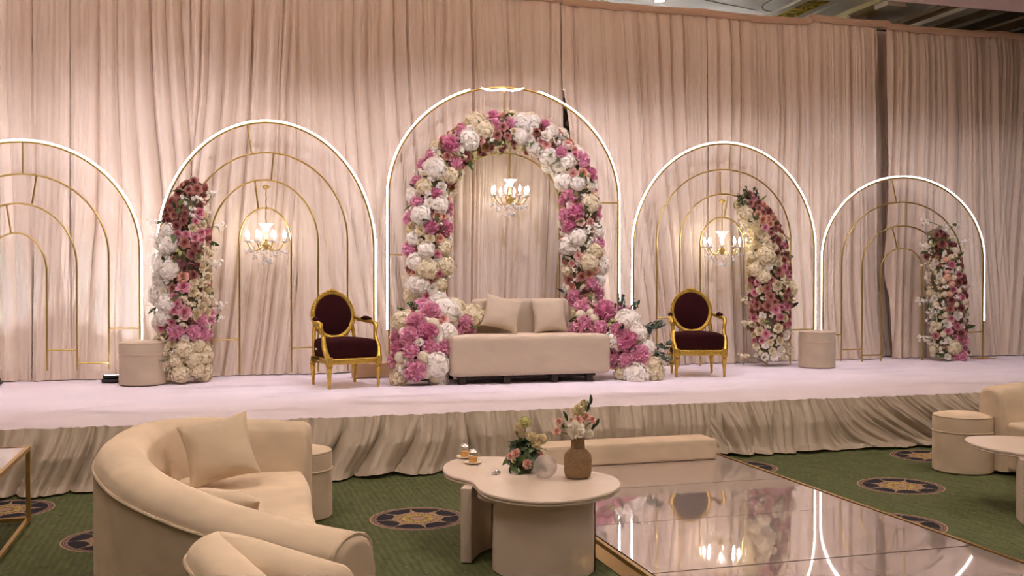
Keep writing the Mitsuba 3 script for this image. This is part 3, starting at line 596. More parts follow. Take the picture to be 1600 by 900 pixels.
# column on the fifth arch
def rec_a5(t, s):
    if t > .82: return W(blossom_white=3, rose_mauve=3, rosebud_mauve=2, blossom_lime=2, rosebud_plum=2)
    if s < -.5: return W(blossom_white=3, blossom_cream=3, rose_white=2, rose_pink=1.5, rosebud_peach=2, pompon_cream=1)
    if t > .35: return W(pompon_cream=3.5, rose_pink=4, rosebud_mauve=3, rose_mauve=3.5, rose_dusty=2, blossom_cream=1.2, pompon_peach=2, rosebud_plum=2.5, blossom_white=1)
    if t > .12: return W(blossom_white=1.2, rosebud_dusty=5, rose_pink=3, rosebud_mauve=4, rose_dusty=3, rose_white=1.5)
    return W(peony_orchid=3, hydrangea_cream=2, rosebud_dusty=1)
k = thing('flower_column', 'mixed flower column with cream pompons and a pink peony foot, on the rightmost arch', 'flower arrangement')
garland(k, path_px([(1480, 556), (1480, 500), (1477, 440), (1470, 400), (1463, 375), (1457, 362)], YC + .1), [.24, .26, .28, .28, .24, .14], rec_a5, 13, tight=.66, leaves=80, extra=1.3)
flyaways(k, [(1440, 346), (1436, 470), (1438, 528), (1508, 378), (1512, 448), (1504, 500), (1440, 384), (1498, 350)], YC + .1, 1477, 'white', 63)
# garland of the central arch
def rec_c(t, s):
    base = W(hydrangea_white=2.2, hydrangea_cream=.8, peony_orchid=1.2, peony_magenta=.5, rose_dusty=4, rose_blush=3, rose_pink=2, rose_peach=2, rosebud_mauve=4, rosebud_dusty=4, rose_white=6, rose_cream=2.5, blossom_white=4, blossom_cream=2.5)
    if s > .5 and t > .25 and t < .55: return W(rosebud_dusty=3, rose_mauve=2, blossom_lime=2, blossom_cream=3, rose_bronze=1)
    if t > .55: base += W(rosebud_dusty=3, rose_peach=1.5, rosebud_mauve=2)
    return base
k = thing('flower_garland', 'long white, pink and dusty rose flower garland wrapped over the central arch', 'flower arrangement')
garland(k, path_px([(668, 480), (668, 440), (669, 390), (670, 345), (675, 305), (690, 262), (718, 230), (755, 213), (800, 207), (840, 216), (872, 238), (895, 275), (905, 318), (906, 360), (910, 400), (912, 440), (910, 478)], YC), [.20, .235, .25, .25, .24, .24, .22, .22, .22, .22, .22, .22, .24, .25, .25, .23, .20], rec_c, 21, tight=.66, leaves=150, extra=1.1)
# mounds at both ends of the loveseat
def rec_m(t, s): return W(hydrangea_white=4.2, hydrangea_cream=1.4, peony_orchid=5.5, peony_magenta=1.2, pompon_cream=4, rose_white=2, rose_blush=1, blossom_lime=.6, rosebud_mauve=.6)
def rec_m2(t, s): return W(hydrangea_cream=3, hydrangea_white=1.5, peony_orchid=4.5, peony_magenta=1.2, pompon_cream=5, rose_cream=2, rose_white=1, blossom_lime=.8)
SIZE.update(hydrangea=.14, peony=.128, pompon=.065)
k = thing('flower_mound', 'big mound of pink peonies and white hydrangeas at the left end of the loveseat', 'flower arrangement')
garland(k, [at_y(735, 508, 10.95), at_y(700, 505, 10.95), at_y(672, 515, 10.85), at_y(658, 540, 10.68), at_y(655, 566, 10.60), at_y(654, 593, 10.56)], [.13, .20, .27, .33, .30, .24], rec_m, 34, tight=.66, leaves=45, extra=2.0)
lp = at_y(640, 496, 10.9); sprigs(k, [(lp, [-.6, -.3, .5]), (lp + [.1, 0, .05], [-.4, -.5, .6])], 'green', .1, 3)
k = thing('flower_mound', 'mound of pink peonies, cream balls and eucalyptus at the right end of the loveseat', 'flower arrangement')
garland(k, [at_y(898, 506, 10.9), at_y(930, 504, 10.85), at_y(958, 516, 10.75), at_y(980, 538, 10.6), at_y(992, 566, 10.5), at_y(996, 589, 10.46)], [.14, .20, .23, .25, .23, .20], rec_m2, 41, tight=.66, leaves=45, extra=2.0)
ep = [at_y(1010, 520, 10.5), at_y(1016, 545, 10.45), at_y(985, 492, 10.7), at_y(970, 490, 10.75), at_y(1005, 515, 10.5), at_y(1020, 552, 10.4)]
sprigs(k, [(ep[0], [.6, -.4, .6]), (ep[1], [.9, -.5, .1]), (ep[2], [.3, -.4, .8]), (ep[3], [0, -.4, .9]), (ep[4], [.9, -.3, .5]), (ep[5], [.8, -.5, -.2])], 'blue', .10, 4)
SIZE.update(hydrangea=.112, peony=.092, pompon=.050)

# ------------------------------------------------------------------ chandeliers
crystal_ply = ply(cat(trimesh.creation.cone(.008, .022, sections=6), moved(trimesh.creation.cone(.008, .010, sections=6), rx=180)), 'crystal')
bulb_prof = [(0, 0), (.010, .0), (.013, .010), (.0185, .028), (.017, .046), (.010, .066), (.004, .080), (0, .084)]
def chandelier(c, label, ztop, hook=False, nb=8, R=.215):
    k = thing('chandelier', label, 'chandelier')
    obj('chain', tube(np.stack([np.full(16, c[0]) + .004 * np.sin(np.arange(16) * 2), np.full(16, c[1]), np.linspace(c[2] + .24, ztop, 16)], 1), .006, 6), 'gold_tube', k)
    if hook: obj('hook', lathe([(0, -.03), (.02, -.025), (.045, 0), (.03, .015), (0, .02)], 16), 'gold_tube', k, 35, X((c[0], c[1], ztop)))
    obj('crown_dish', lathe([(.015, .14), (.03, .15), (.045, .20), (.085, .235), (.082, .24), (.04, .21), (.012, .20), (.012, .14)], 20), 'milk_glass', k, 35, X(c))
    obj('stem', lathe([(0, -.06), (.02, -.05), (.03, -.02), (.05, .0), (.03, .02), (.014, .04), (.02, .07), (.012, .10), (.018, .13), (.010, .16), (.008, .25), (0, .25)], 16), 'gold_tube', k, 35, X(c))
    arm, pan, cup, bul = [], None, None, None
    s = np.linspace(0, 1, 12); armp = np.stack([.04 + (R - .04) * s, 0 * s, -.01 - .055 * np.sin(s * PI * .95) + .045 * s ** 3], 1)
    arm_p = ply(tube(armp, .006, 6), 'gold_tube', smooth=35); pan_p = ply(lathe([(.01, -.004), (.045, .008), (.043, .012), (.01, 0)], 14), 'milk_glass', smooth=35)
    can_p = ply(lathe([(0, 0), (.010, 0), (.010, .045), (0, .045)], 10), 'candle_plate', smooth=35)
    bul_p = {**ply(lathe(bulb_prof, 12), 'led_off', smooth=True), 'emitter': {'type': 'area', 'radiance': rgb((1.0, .90, .76), BULB_L)}}
    for j in range(nb):
        a = 360 * (j + .35) / nb; A = math.radians(a); e = (c[0] + R * math.cos(A), c[1] + R * math.sin(A), c[2] + .035)
        h = put('arm', arm_p, k, X(c, a)); put('drip_pan', pan_p, h, X(e)); put('candle_sleeve', can_p, h, X(e)); put('bulb', bul_p, h, X((e[0], e[1], e[2] + .045)), 'glowing candle bulb')
    rs = np.random.default_rng(int(c[0] * 100) % 1000)
    for j in range(54):
        ring = j % 3; a = j * 2.39996; r = [R, R * .62, R * .25][ring] + .02 * rs.standard_normal(); z = [-.05, -.10, -.16][ring] - .05 * rs.random()
        put('crystal', crystal_ply, k, X((c[0] + r * math.cos(a), c[1] + r * math.sin(a), c[2] + z), 0, 1.2 + .8 * rs.random()))
    return k
CH = 11.62
chandelier(at_y(416, 383, CH), 'lit crystal candle chandelier hanging inside the second arch from the left', at_y(416, 292, CH)[2], True)
chandelier(at_y(797, 312, CH), 'lit crystal candle chandelier hanging under the central flower arch', at_y(797, 240, CH)[2])
chandelier(at_y(1128, 391, CH), 'lit crystal candle chandelier hanging inside the second arch from the right', at_y(1128, 314, CH)[2], True)

# ------------------------------------------------------------------ loveseat on the stage
k = thing('loveseat', 'low cream loveseat with a short straight back in the middle of the stage', 'sofa')
LX0, LX1, LY0, LY1 = at_z(703, 603, STAGE)[0] + .0, at_z(958, 597, STAGE)[0], 10.33, 11.15
m = rbox(LX1 - LX0, LY1 - LY0, .42, .05); obj('seat_base', moved(m, ((LX0 + LX1) / 2, (LY0 + LY1) / 2, STAGE + .30)), 'velvet_light', k)
bx0, bx1 = at_y(740, 500, 11.0)[0], at_y(888, 500, 11.0)[0]
obj('backrest', moved(rbox(bx1 - bx0, .20, .46, .05), ((bx0 + bx1) / 2, 11.06, STAGE + .655)), 'velvet_light', k)
obj('plinth', box(LX0 + .12, LX1 - .12, LY0 + .16, LY1 - .1, STAGE + .055, STAGE + .10), 'dark_wood', k, False)
for x in (LX0 + .14, LX0 + .62, LX1 - .62, LX1 - .22):
    for y in (LY0 + .10, LY1 - .12): obj('leg', box(x - .035, x + .035, y - .035, y + .035, STAGE + .006, STAGE + .10), 'dark_wood', k, False)
m = moved(pillow(.42, .40, .15, seed=2), rz=-14); m = moved(m, rx=66, rz=-6); m.apply_translation(np.array([*at_y(784, 500, 10.83)[:2], STAGE + .51 - m.bounds[0][2]])); one('cushion', m, 'velvet_light', 'cream square cushion tilted on the left of the loveseat', 'cushion')
m = moved(pillow(.41, .40, .14, seed=3), rz=1); m = moved(m, rx=72, rz=4); m.apply_translation(np.array([*at_y(858, 500, 10.86)[:2], STAGE + .51 - m.bounds[0][2]])); one('cushion', m, 'velvet_light', 'cream square cushion standing upright on the right of the loveseat', 'cushion')

# ------------------------------------------------------------------ gilt armchairs
def armchair(loc, rz, label, tag):
    """origin on the floor under the seat centre, front towards -y"""
    k = thing('armchair', label, 'armchair'); M = X(loc, rz); wf, wb, D = .29, .235, .27
    o = lambda n, m, b, s=35, par=None, **kw: obj(n, m, b, par or k, s, M, **kw)
    leg = lathe([(r, z * .72) for r, z in [(0, 0), (.012, .0), (.016, .03), (.013, .05), (.026, .24), (.030, .27), (.022, .285), (.022, .295), (.034, .31), (.034, .33), (.024, .34), (.024, .35)]], 14)
    for sx, y in ((-wf + .02, -D + .02), (wf - .02, -D + .02)): o('leg', moved(leg, (sx, y, 0)), 'gilt')
    for s in (-1, 1): o('leg', moved(leg, (s * wb, D - .02, 0), rx=-3), 'gilt')
    rail = []
    bow = lambda x: -.03 * (1 - (x / wf) ** 2)
    xs = np.linspace(-wf, wf, 9); front = np.stack([xs, -D + bow(xs)], 1); outer = np.vstack([front, [[wb + .02, D], [-wb - .02, D]]])
    rk = o('seat_rail', slab(outer, .245, .305, .014), 'gilt')
    for s in (-1, 1): o('corner_block', moved(rbox(.062, .062, .085, .008), (s * (wf - .02), -D + .02, .278)), 'gilt')
    for j in range(13): o('rail_bead', moved(trimesh.creation.icosphere(1, .0065), (-wf + .07 + j * (2 * wf - .14) / 12, -D + bow(-wf + .07 + j * (2 * wf - .14) / 12) - .002, .275)), 'gilt', par=rk)
    cush = rbox(2 * wf - .045, 2 * D - .04, .195, .045, puff=.022); v = np.array(cush.vertices); v[:, 0] *= 1 - .10 * (v[:, 1] / D + .5).clip(0, 1); cush.vertices = v
    ck = o('seat_cushion', moved(cush, (0, -.005, .388)), 'velvet_red')
    # oval back, leaning a little
    cz, rx_, rz_ = .725, .222, .235; lean = lambda P: trimesh.transform_points(P, trimesh.transformations.rotation_matrix(math.radians(-9), [1, 0, 0], [0, D - .03, .42]))
    a = np.linspace(0, 2 * PI, 49); ring = np.stack([rx_ * np.cos(a), np.full(49, D - .03), cz + rz_ * np.sin(a)], 1)
    m = tube(lean(ring), .026, 10); bk = o('back_frame', m, 'gilt')
    ring2 = np.stack([(rx_ + .020) * np.cos(a), np.full(49, D - .045), cz + (rz_ + .020) * np.sin(a)], 1)
    b = np.linspace(0, 2 * PI, 56)[:-1]
    beads = [moved(trimesh.creation.icosphere(1, .0125), q) for q in lean(np.stack([(rx_ + .016) * np.cos(b), np.full(55, D - .05), cz + (rz_ + .016) * np.sin(b)], 1))]
    o('back_beading', cat(*beads), 'gilt', par=bk)
    crest = cat(*[moved(trimesh.creation.icosphere(1, r), q) for r, q in zip((.022, .016, .016, .012, .012), lean(np.array([[0, D - .05, cz + rz_ + .026], [-.035, D - .05, cz + rz_ + .020], [.035, D - .05, cz + rz_ + .020], [-.06, D - .05, cz + rz_ + .012], [.06, D - .05, cz + rz_ + .012]])))])
    o('crest', crest, 'gilt', par=bk)
    pad = trimesh.creation.icosphere(3, 1.0); pad.apply_scale((rx_ - .008, .045, rz_ - .008)); pad.apply_translation((0, D - .03, cz)); pad.vertices = lean(np.array(pad.vertices)); o('backrest', pad, 'velvet_red', True)
    for s in (-1, 1):
        post = lean(np.array([[s * wb, D - .03, .28], [s * (wb - .005), D - .03, .46], [s * (rx_ - .01), D - .03, .62]])); o('back_post', tube(spline(post, 10), .020, 8), 'gilt')
        armp = spline([[s * (rx_ + .005), D + .02, .70], [s * (rx_ + .045), D - .10, .675], [s * (wf - .005), .06, .665], [s * (wf + .012), -.06, .655], [s * (wf + .012), -.105, .640]], 16); ak = o('arm', tube(armp, np.linspace(.018, .024, 16), 8), 'gilt')
        padp = spline([[s * (rx_ + .05), D - .12, .690], [s * (wf - .005), .06, .690], [s * (wf + .010), -.02, .682]], 12); o('arm_pad', tube(padp, .026 * np.sin(np.linspace(.25, PI - .25, 12)) ** .5, 8), 'velvet_red', par=ak)
        supp = spline([[s * (wf + .012), -.10, .650], [s * (wf + .014), -.125, .61], [s * (wf - .002), -.14, .52], [s * (wf + .006), -.19, .42], [s * (wf - .012), -D + .03, .30]], 18); o('arm_support', tube(supp, np.interp(np.linspace(0, 1, 18), [0, .3, .75, 1], [.026, .019, .029, .030]), 8), 'gilt')
    if tag: o('care_tag', trimesh.Trimesh([[-wf + .008, .08, .375], [-wf + .004, .0, .387], [-wf + .008, .08, .400]], [[0, 1, 2]]), 'skin_white', False, par=ck, label='small white cloth tag')
    return k
armchair((1.285, 10.66, STAGE + .006), 17, 'gilt oval-back armchair in dark burgundy velvet, left of the loveseat', True)
armchair((5.30, 10.68, STAGE + .006), -15, 'gilt oval-back armchair in dark burgundy velvet, right of the loveseat', False)

# ------------------------------------------------------------------ cylinder ottomans
def ottoman(xy, z, r, h, label, m='velvet'):
    k = thing('ottoman', label, 'ottoman')
    bk = obj('body', lathe([(0, .004), (r - .01, .004), (r, .014), (r, h * .70), (r * .995, h * .715), (r, h * .73), (r, h - .03), (r - .012, h - .008), (r - .03, h), (r * .6, h + .012), (0, h + .016)], 56), m, k, 35, X((xy[0], xy[1], z)))
    a = np.linspace(0, 2 * PI, 57)
    for rr, zz in ((r + .002, h * .715), (r - .008, h - .012)): obj('piping', tube(np.stack([rr * np.cos(a), rr * np.sin(a), np.full(57, zz)], 1), .006, 6), 'piping', bk, 35, X((xy[0], xy[1], z)))
ottoman(cam(-3.885, 10.76), STAGE + .004, .236, .45, 'round cream ottoman on the stage beside the left flower column', 'velvet_light')
ottoman(cam(3.80, 12.75), STAGE + .004, .222, .45, 'round cream ottoman on the stage between the two right-hand arches', 'velvet_light')
ottoman(cam(-1.43, 6.77), 0, .235, .45, 'round beige ottoman on the carpet behind the end of the left curved sofa')
ottoman(cam((1461 - 800) / F * 8.37 + .235, 8.37), 0, .235, .465, 'round beige ottoman on the carpet beside the right sofa')

# ------------------------------------------------------------------ curved sofas
def sweep_back(path, w, zt, zs, name, key, welt=.09, end_piping=(1,)):
    """upholstered rim swept along the outer path; the hollow lies to the left of the path's direction when 'side' points there"""
    p = np.array(path, float); t = np.gradient(p, axis=0); t /= np.linalg.norm(t, axis=1, keepdims=True); n = np.stack([t[:, 1], -t[:, 0]], 1)
    c = p.mean(0)
    if np.mean(np.sum((c - p) * n, 1)) < 0: n = -n
    ZT = np.interp(np.linspace(0, 1, len(p)), np.linspace(0, 1, len(np.atleast_1d(zt))), np.atleast_1d(zt)); zt = .74; zw = zt - welt
    def lift(z, i): return z + np.clip((z - .45) / (zt - .45), 0, 1) * (ZT[i] - zt)
    a = np.linspace(PI, 0, 11)
    prof = [(0, .03), (0, zw * .5), (0, zw)] + [(w / 2 + w / 2 * math.cos(x), zw + (zt - zw) * math.sin(x)) for x in a[1:-1]] + [(w, zw - .01), (w + .02, zs + .12), (w + .035, zs - .02), (w + .035, .03)]
    prof = np.array(prof); ins = [(.045, -.0), (.03, .006), (.015, .017), (.005, .033), (0, .045)]
    rows, N = [], len(p)
    def ringat(i, ext, d):
        q = prof.copy(); W_ = prof[:, 0].max(); q[:, 0] = W_ / 2 + (q[:, 0] - W_ / 2) * (W_ / 2 - d) / (W_ / 2); q[:, 1] = .03 + (q[:, 1] - .03) * (zt - .03 - d) / (zt - .03)
        xy = p[i] + t[i] * ext + n[i] * q[:, :1]; return np.column_stack([xy, lift(q[:, 1], i)])
    for d, e in ins: rows.append(ringat(0, e - .045, d))
    for i in range(1, N - 1): rows.append(ringat(i, 0, 0))
    for d, e in ins[::-1]: rows.append(ringat(N - 1, .045 - e, d))
    V = np.array(rows); m = grid_mesh(V); k = V.shape[1]; f = list(m.faces); v = [tuple(x) for x in m.vertices]
    for row, flip in ((0, False), (len(rows) - 1, True)):
        b = row * k; v.append(tuple(V[row].mean(0))); ci = len(v) - 1
        for j in range(k): f.append((ci, b + j, b + (j + 1) % k) if flip else (ci, b + (j + 1) % k, b + j))
    m = trimesh.Trimesh(np.array(v), np.array(f), process=False); m.merge_vertices(digits_vertex=5); trimesh.repair.fix_normals(m)
    key = obj(name, m, 'velvet', key, 50)
    obj('piping', tube(np.column_stack([p - n * .002, [lift(zw, i) for i in range(N)]]), .0075, 6), 'piping', key)
    for e in end_piping:
        i, s = (N - 1, 1) if e else (0, -1); q = prof[1:-1]; W_ = prof[:, 0].max(); d = .008; o = W_ / 2 + (q[:, 0] - W_ / 2) * (W_ / 2 - d) / (W_ / 2)
        obj('piping', tube(np.column_stack([p[i] + s * t[i] * .022 + n[i] * o[:, None], lift(q[:, 1] - d + .002, i)]), .0075, 6), 'piping', key)
    return p, n, prof[:, 0].max()
def curved_sofa(pts, label, mirror=None, seat_front=None):
    k = thing('curved_sofa', label, 'sofa'); p = spline(pts, 70)
    p, n, w = sweep_back(p, .26, [.70, .74, .76, .76, .76, .75, .72, .69], .42, 'backrest', k, end_piping=(1,))
    inner = p + n * (w - .04)
    e0, e1 = inner[0], inner[-1]; mid = (e0 + e1) / 2; away = mid - p[len(p) // 2]; away /= np.linalg.norm(away)
    fr = spline([e1, e1 * .8 + e0 * .2 + away * seat_front[0], mid + away * seat_front[1], e1 * .2 + e0 * .8 + away * seat_front[2], e0], 24)
    outline = np.vstack([inner, fr[1:-1]])
    obj('seat', slab(outline, .04, .425, .035), 'velvet', k)
    return k
SOFA = [cam(-1.30, 6.42), cam(-1.64, 6.37), cam(-1.95, 6.28), cam(-2.16, 6.04), cam(-2.20, 5.68), cam(-2.13, 5.25), cam(-1.99, 4.86), cam(-1.73, 4.4), cam(-1.52, 4.13), cam(-1.31, 3.92), cam(-1.17, 3.8), cam(-.88, 3.61), cam(-.64, 3.49)]
curved_sofa(SOFA, 'large cream velvet curved sofa in the left foreground, seen from behind', seat_front=(.0, -.05, .0))
curved_sofa([cam(3.86, 8.42), cam(4.2, 8.52), cam(4.6, 8.5), cam(4.95, 8.2), cam(5.1, 7.7), cam(5.05, 7.1), cam(4.9, 6.6), cam(4.6, 6.15), cam(4.3, 5.9)][:], 'cream velvet curved sofa cut off at the right picture edge', seat_front=(.0, .0, .0))
k = thing('tub_chair', 'cream velvet tub chair at the bottom picture edge before the left sofa', 'armchair')
TUB = [cam(-.47, 3.03), cam(-.66, 3.20), cam(-.84, 3.36), cam(-.98, 3.42), cam(-1.045, 3.32), cam(-.99, 3.13), cam(-.86, 2.9), cam(-.72, 2.68), cam(-.5, 2.45), cam(-.2, 2.36)]
p, n, w = sweep_back(spline(TUB, 60), .17, .76, .44, 'backrest', k, welt=.06)
inner = p + n * (w - .03)
obj('seat', slab(np.vstack([inner[4:-3], spline([inner[-3], (inner[-3] + inner[4]) / 2 + [.12, .02], inner[4]], 10)[1:-1]]), .04, .44, .03), 'velvet', k)
# cushions on the left sofa
m = moved(pillow(.39, .38, .19, seed=5), rz=14); m = moved(m, rx=62, rz=-6); c = cam(-1.63, 5.68); m.apply_translation(np.array([c[0], c[1], .425 - m.bounds[0][2]])); one('cushion', m, 'velvet', 'beige square cushion leaning on the back of the left curved sofa', 'cushion')
m = moved(pillow(.36, .36, .16, seed=6), rz=12); m = moved(m, rx=-38, rz=-25); c = cam(-1.26, 4.46); m.apply_translation(np.array([c[0], c[1], .425 - m.bounds[0][2]])); one('cushion', m, 'velvet', 'beige cushion lying half hidden behind the near rim of the left curved sofa', 'cushion')

# ------------------------------------------------------------------ dance floor
DX0, DX1, DY1, DZ = 2.15, 4.15, 8.02, .06
k = thing('dance_floor', 'glossy mirror dance floor with gold edging running up to the stage step', 'dance floor')
obj('substrate', box(DX0 + .01, DX1 - .01, 1.9, DY1, .002, DZ - .012), 'seam', k, False)
rs = random.Random(4)
yy = [DY1, 6.87, 5.88, 4.85, 3.83, 2.85, 1.9]
for a, b in zip(yy[:-1], yy[1:]):
    m = rbox(DX1 - DX0 - .03, a - b - .008, .014, .002, k=1); m.apply_translation(((DX0 + DX1) / 2, (a + b) / 2, DZ - .005)); m = moved(m)
    dz = (rs.random() - .5) * .0015; c = np.array(m.vertices); c[:, 2] += dz + (c[:, 0] - 3.15) * (rs.random() - .5) * .0012 + (c[:, 1] - (a + b) / 2) * (rs.random() - .5) * .002; m.vertices = c
    obj('panel', m, 'mirror_floor', k, False)
for x in (DX0, DX1):
    s = 1 if x == DX1 else -1
    obj('gold_edging', box(min(x, x + s * .025), max(x, x + s * .025), 1.9, DY1, .002, DZ + .004), 'gold_frame', k, False)
    if s < 0: obj('edge_ramp', cat(trimesh.Trimesh([[x - .025, 1.9, .04], [x - .025, DY1, .04], [x - .085, DY1, .004], [x - .085, 1.9, .004]], [[0, 1, 2], [0, 2, 3]])), 'gold_frame', k, False)
obj('gold_edging', box(DX0 - .025, DX1 + .025, DY1, DY1 + .02, .002, DZ + .002), 'gold_frame', k, False)

# ------------------------------------------------------------------ coffee tables
TZ = .45
def table(xf, label, things=True):
    k = thing('coffee_table', label, 'coffee table')
    o = lambda n, m, b='table_lacquer', s=40, **kw: obj(n, m, b, k, s, xf, **kw)
    out = [at_z(x, y, TZ)[:2] for x, y in [(692, 734), (703, 720), (735, 714.5), (790, 714), (840, 719), (880, 727), (915, 734), (952, 742), (970, 753), (958, 768), (915, 779), (860, 784), (805, 781), (768, 774), (748, 764), (735, 752), (708, 745)]]
    out = spline(out, 90, closed=True)
    o('tabletop', slab(out, TZ - .022, TZ, .010))
    o('rim', slab(out * 1.0 - (out - out.mean(0)) * .006, TZ - .034, TZ - .020, .006))
    c = at_z(806, 770, .40)[:2]; o('lower_top', slab(circle(c[0], c[1], .215, 48), .375, .398, .010))
    def shell(pix, th, back):
        q = spline([at_z(x, y, 0)[:2] for x, y in pix], 20); t = np.gradient(q, axis=0); t /= np.linalg.norm(t, axis=1, keepdims=True); n = np.stack([-t[:, 1], t[:, 0]], 1) * back
        return slab(np.vstack([q, (q + n * th)[::-1]]), .004, TZ - .03, .006)
    o('pedestal', shell([(768, 893), (790, 905), (850, 915), (905, 910), (931, 895)], .05, 1))
    o('pedestal', shell([(736, 883), (750, 868), (776, 858), (808, 856)], .06, 1))
    return k
table(None, 'cream lobed coffee table with two curved slab legs, carrying the vase and flowers')
# the right-hand one: mirrored about the dance floor and pushed to its place
tipL = at_z(692, 734, TZ); tipR = at_z(1530, 696, TZ)
Mx = np.eye(4); Mx[0, 0] = 1.0
cx, cy = 1.7, 5.4
Rm = trimesh.transformations.rotation_matrix(math.radians(-2), [0, 0, 1]); Mt = np.eye(4); Mt[:3, :3] = Rm[:3, :3]; Mt[:3, 3] = tipR - Rm[:3, :3] @ tipL; Mt[2, 3] = 0
table(T(Mt.tolist()), 'cream lobed coffee table cut off at the right picture edge before the right sofa')
# vase with flowers
v = at_z(903, 747, TZ)
k = one('vase', lathe([(0, .002), (.060, .002), (.072, .012), (.078, .04), (.079, .11), (.074, .135), (.055, .155), (.040, .168), (.0385, .225), (.0345, .225), (.034, .17), (0, .16)], 40), 'stoneware', 'brown stoneware bottle vase on the coffee table', 'vase', to_world=X(v))
k = thing('vase_flowers', 'pink spray roses, a white chrysanthemum and a cream snapdragon standing in the brown vase', 'flowers')
rs = np.random.default_rng(9)
vt = v + [0, 0, .22]
pv = lambda x, y, dy=0.0: at_y(x, y, v[1] + dy)
for x, y, kind, col, s, dy in [(900, 672, 'peony', 'white', .055, -.06), (920, 678, 'peony', 'white', .03, -.05), (903, 658, 'rose', 'blush', .030, -.05), (915, 653, 'rose', 'blush', .030, -.03), (925, 657, 'rose', 'blush', .024, -.04), (874, 660, 'rose', 'blush', .024, -.05), (871, 675, 'rose', 'blush', .024, -.07), (893, 657, 'rosebud', 'cream', .018, -.04),
                             (905, 640, 'peony', 'cream', .034, -.01), (912, 631, 'peony', 'cream', .026, 0), (900, 646, 'peony', 'cream', .024, -.02), (909, 648, 'peony', 'cream', .028, -.02)]:
    q = pv(x, y, dy); bloom(k, kind, col, q, (q - vt) * [1, 1, .4] + [0, -.12, .06], s, rs)
    obj('stem', tube(spline([vt + [0, 0, -.05], vt * .5 + q * .5 + [0, 0, .01], q - [0, 0, .01]], 8), .003, 5), 'stem', k)
for x, y, d in [(922, 630, (.2, -.2, 1)), (918, 640, (.1, -.3, 1)), (880, 668, (-.8, -.4, .2)), (925, 670, (.8, -.4, .3)), (885, 655, (-.4, -.3, .8)), (930, 665, (.8, -.3, .6))]:
    put('leaf', proto('leaf', 'dark')[0], k, facing(pv(x, y), np.array([.2, -1, .3]), .030, math.atan2(d[0], 1) * -1)); 
put('sprig', proto('sprig', 'green')[0], k, facing(pv(914, 645), [.15, -.1, 1], .035, 1.0))
# low arrangement
b = at_z(822, 738, TZ); k = thing('table_flowers', 'low arrangement of cream snapdragons, pink roses and dark leaves beside the glass globe', 'flowers')
pb = lambda x, y, dy=0.0: at_y(x, y, b[1] + dy)
obj('foliage_base', moved(trimesh.creation.icosphere(2, 1.0), (0, 0, 0)).apply_scale((.05, .035, .035)), 'moss', k, True, X((b[0], b[1], TZ + .037)))
for x, y, kind, col, s, dy in [(820, 660, 'hydrangea', 'lime', .036, 0), (812, 668, 'peony', 'cream', .034, 0), (816, 680, 'peony', 'cream', .028, 0), (832, 685, 'peony', 'cream', .036, -.02), (846, 687, 'peony', 'cream', .036, 0), (838, 696, 'peony', 'cream', .032, -.03), (806, 709, 'rose', 'blush', .030, -.03), (798, 714, 'rose', 'blush', .024, -.02), (824, 726, 'rose', 'blush', .031, -.07), (843, 713, 'rose', 'blush', .030, -.02), (803, 720, 'rosebud', 'cream', .02, -.05), (833, 724, 'rosebud', 'cream', .018, -.06)]:
    q = pb(x, y, dy); bloom(k, kind, col, q, (q - b) * [1, 1, .3] + [0, -.10, .05], s, rs)
    obj('stem', tube(spline([b + [0, 0, .03], b * .5 + q * .5, q - [0, 0, .01]], 8), .003, 5), 'stem', k)
for j in range(100):
    a = rs.random() * 2 * PI; el = rs.random() ** 1.5 * 1.5; dd = np.array([math.cos(a) * math.cos(el), .7 * math.sin(a) * math.cos(el), math.sin(el)]); q = b + [0, 0, .03] + dd * [.09, .06, .15]
    q[2] = max(q[2], TZ + .012); put('leaf', proto('leaf', ['dark', 'dark', 'green'][j % 3])[0], k, facing(q, dd + [0, -.5, .25] + .3 * rs.standard_normal(3), .040 * (.7 + .6 * rs.random()), rs.random() * 6.28))
# glass globe
g = at_z(852, 748, TZ) ; R = .067
k = thing('glass_globe', 'clear glass globe with a raised band on the coffee table left of the vase', 'glass globe')
a = np.linspace(-PI / 2 + .25, PI / 2, 26)
obj('globe', lathe([(0, -R * math.cos(.25))] + [(R * math.cos(x), R * math.sin(x)) for x in a], 40), 'frosted_glass', k, True, X((g[0], g[1], TZ + R + .001)))
obj('band', tube(np.stack([(R + .001) * np.cos(c := np.linspace(0, 2 * PI, 49)), (R + .001) * np.sin(c), np.zeros(49)], 1), .002, 5), 'frosted_glass', k, 35, X((g[0], g[1], TZ + R)))
obj('embossing', cat(*[moved(box(-.0012, .0012, -.001, .001, -.007, .007), (.0645 * math.cos(x), .0645 * math.sin(x), .019)) for x in np.linspace(-PI / 2 - .75, -PI / 2 + .75, 9)]), 'frosted_glass', k, False, X((g[0], g[1], TZ + R)))
# candle jars on saucers, small crystal
for x, y, lab in ((726, 715, 'amber candle jar on a saucer, farther of the two on the coffee table'), (739, 724, 'amber candle jar on a saucer, nearer of the two on the coffee table')):
    c = at_z(x, y + 1, TZ); k = thing('candle_jar', lab, 'candle jar', 'candle jars on the coffee table')
    obj('saucer', lathe([(0, .002), (.03, .002), (.055, .010), (.053, .013), (.028, .006), (0, .006)], 30), 'candle_plate', k, 35, X(c))
    obj('wax', lathe([(0, .009), (.024, .009), (.025, .042), (0, .042)], 24), 'honey_wax', k, 35, X(c))
    obj('jar', lathe([(.026, .008), (.028, .012), (.028, .056), (.023, .064), (.023, .068)], 24), 'clear_glass', k, 35, X(c))
    obj('lid', lathe([(0, .068), (.024, .068), (.026, .074), (.022, .080), (.015, .088), (.006, .092), (0, .093)], 24), 'chrome', k, 35, X(c))
c = at_z(775, 742, TZ); k = thing('glass_trinket', 'small faceted silver glass trinket dish in the middle of the coffee table', 'trinket')
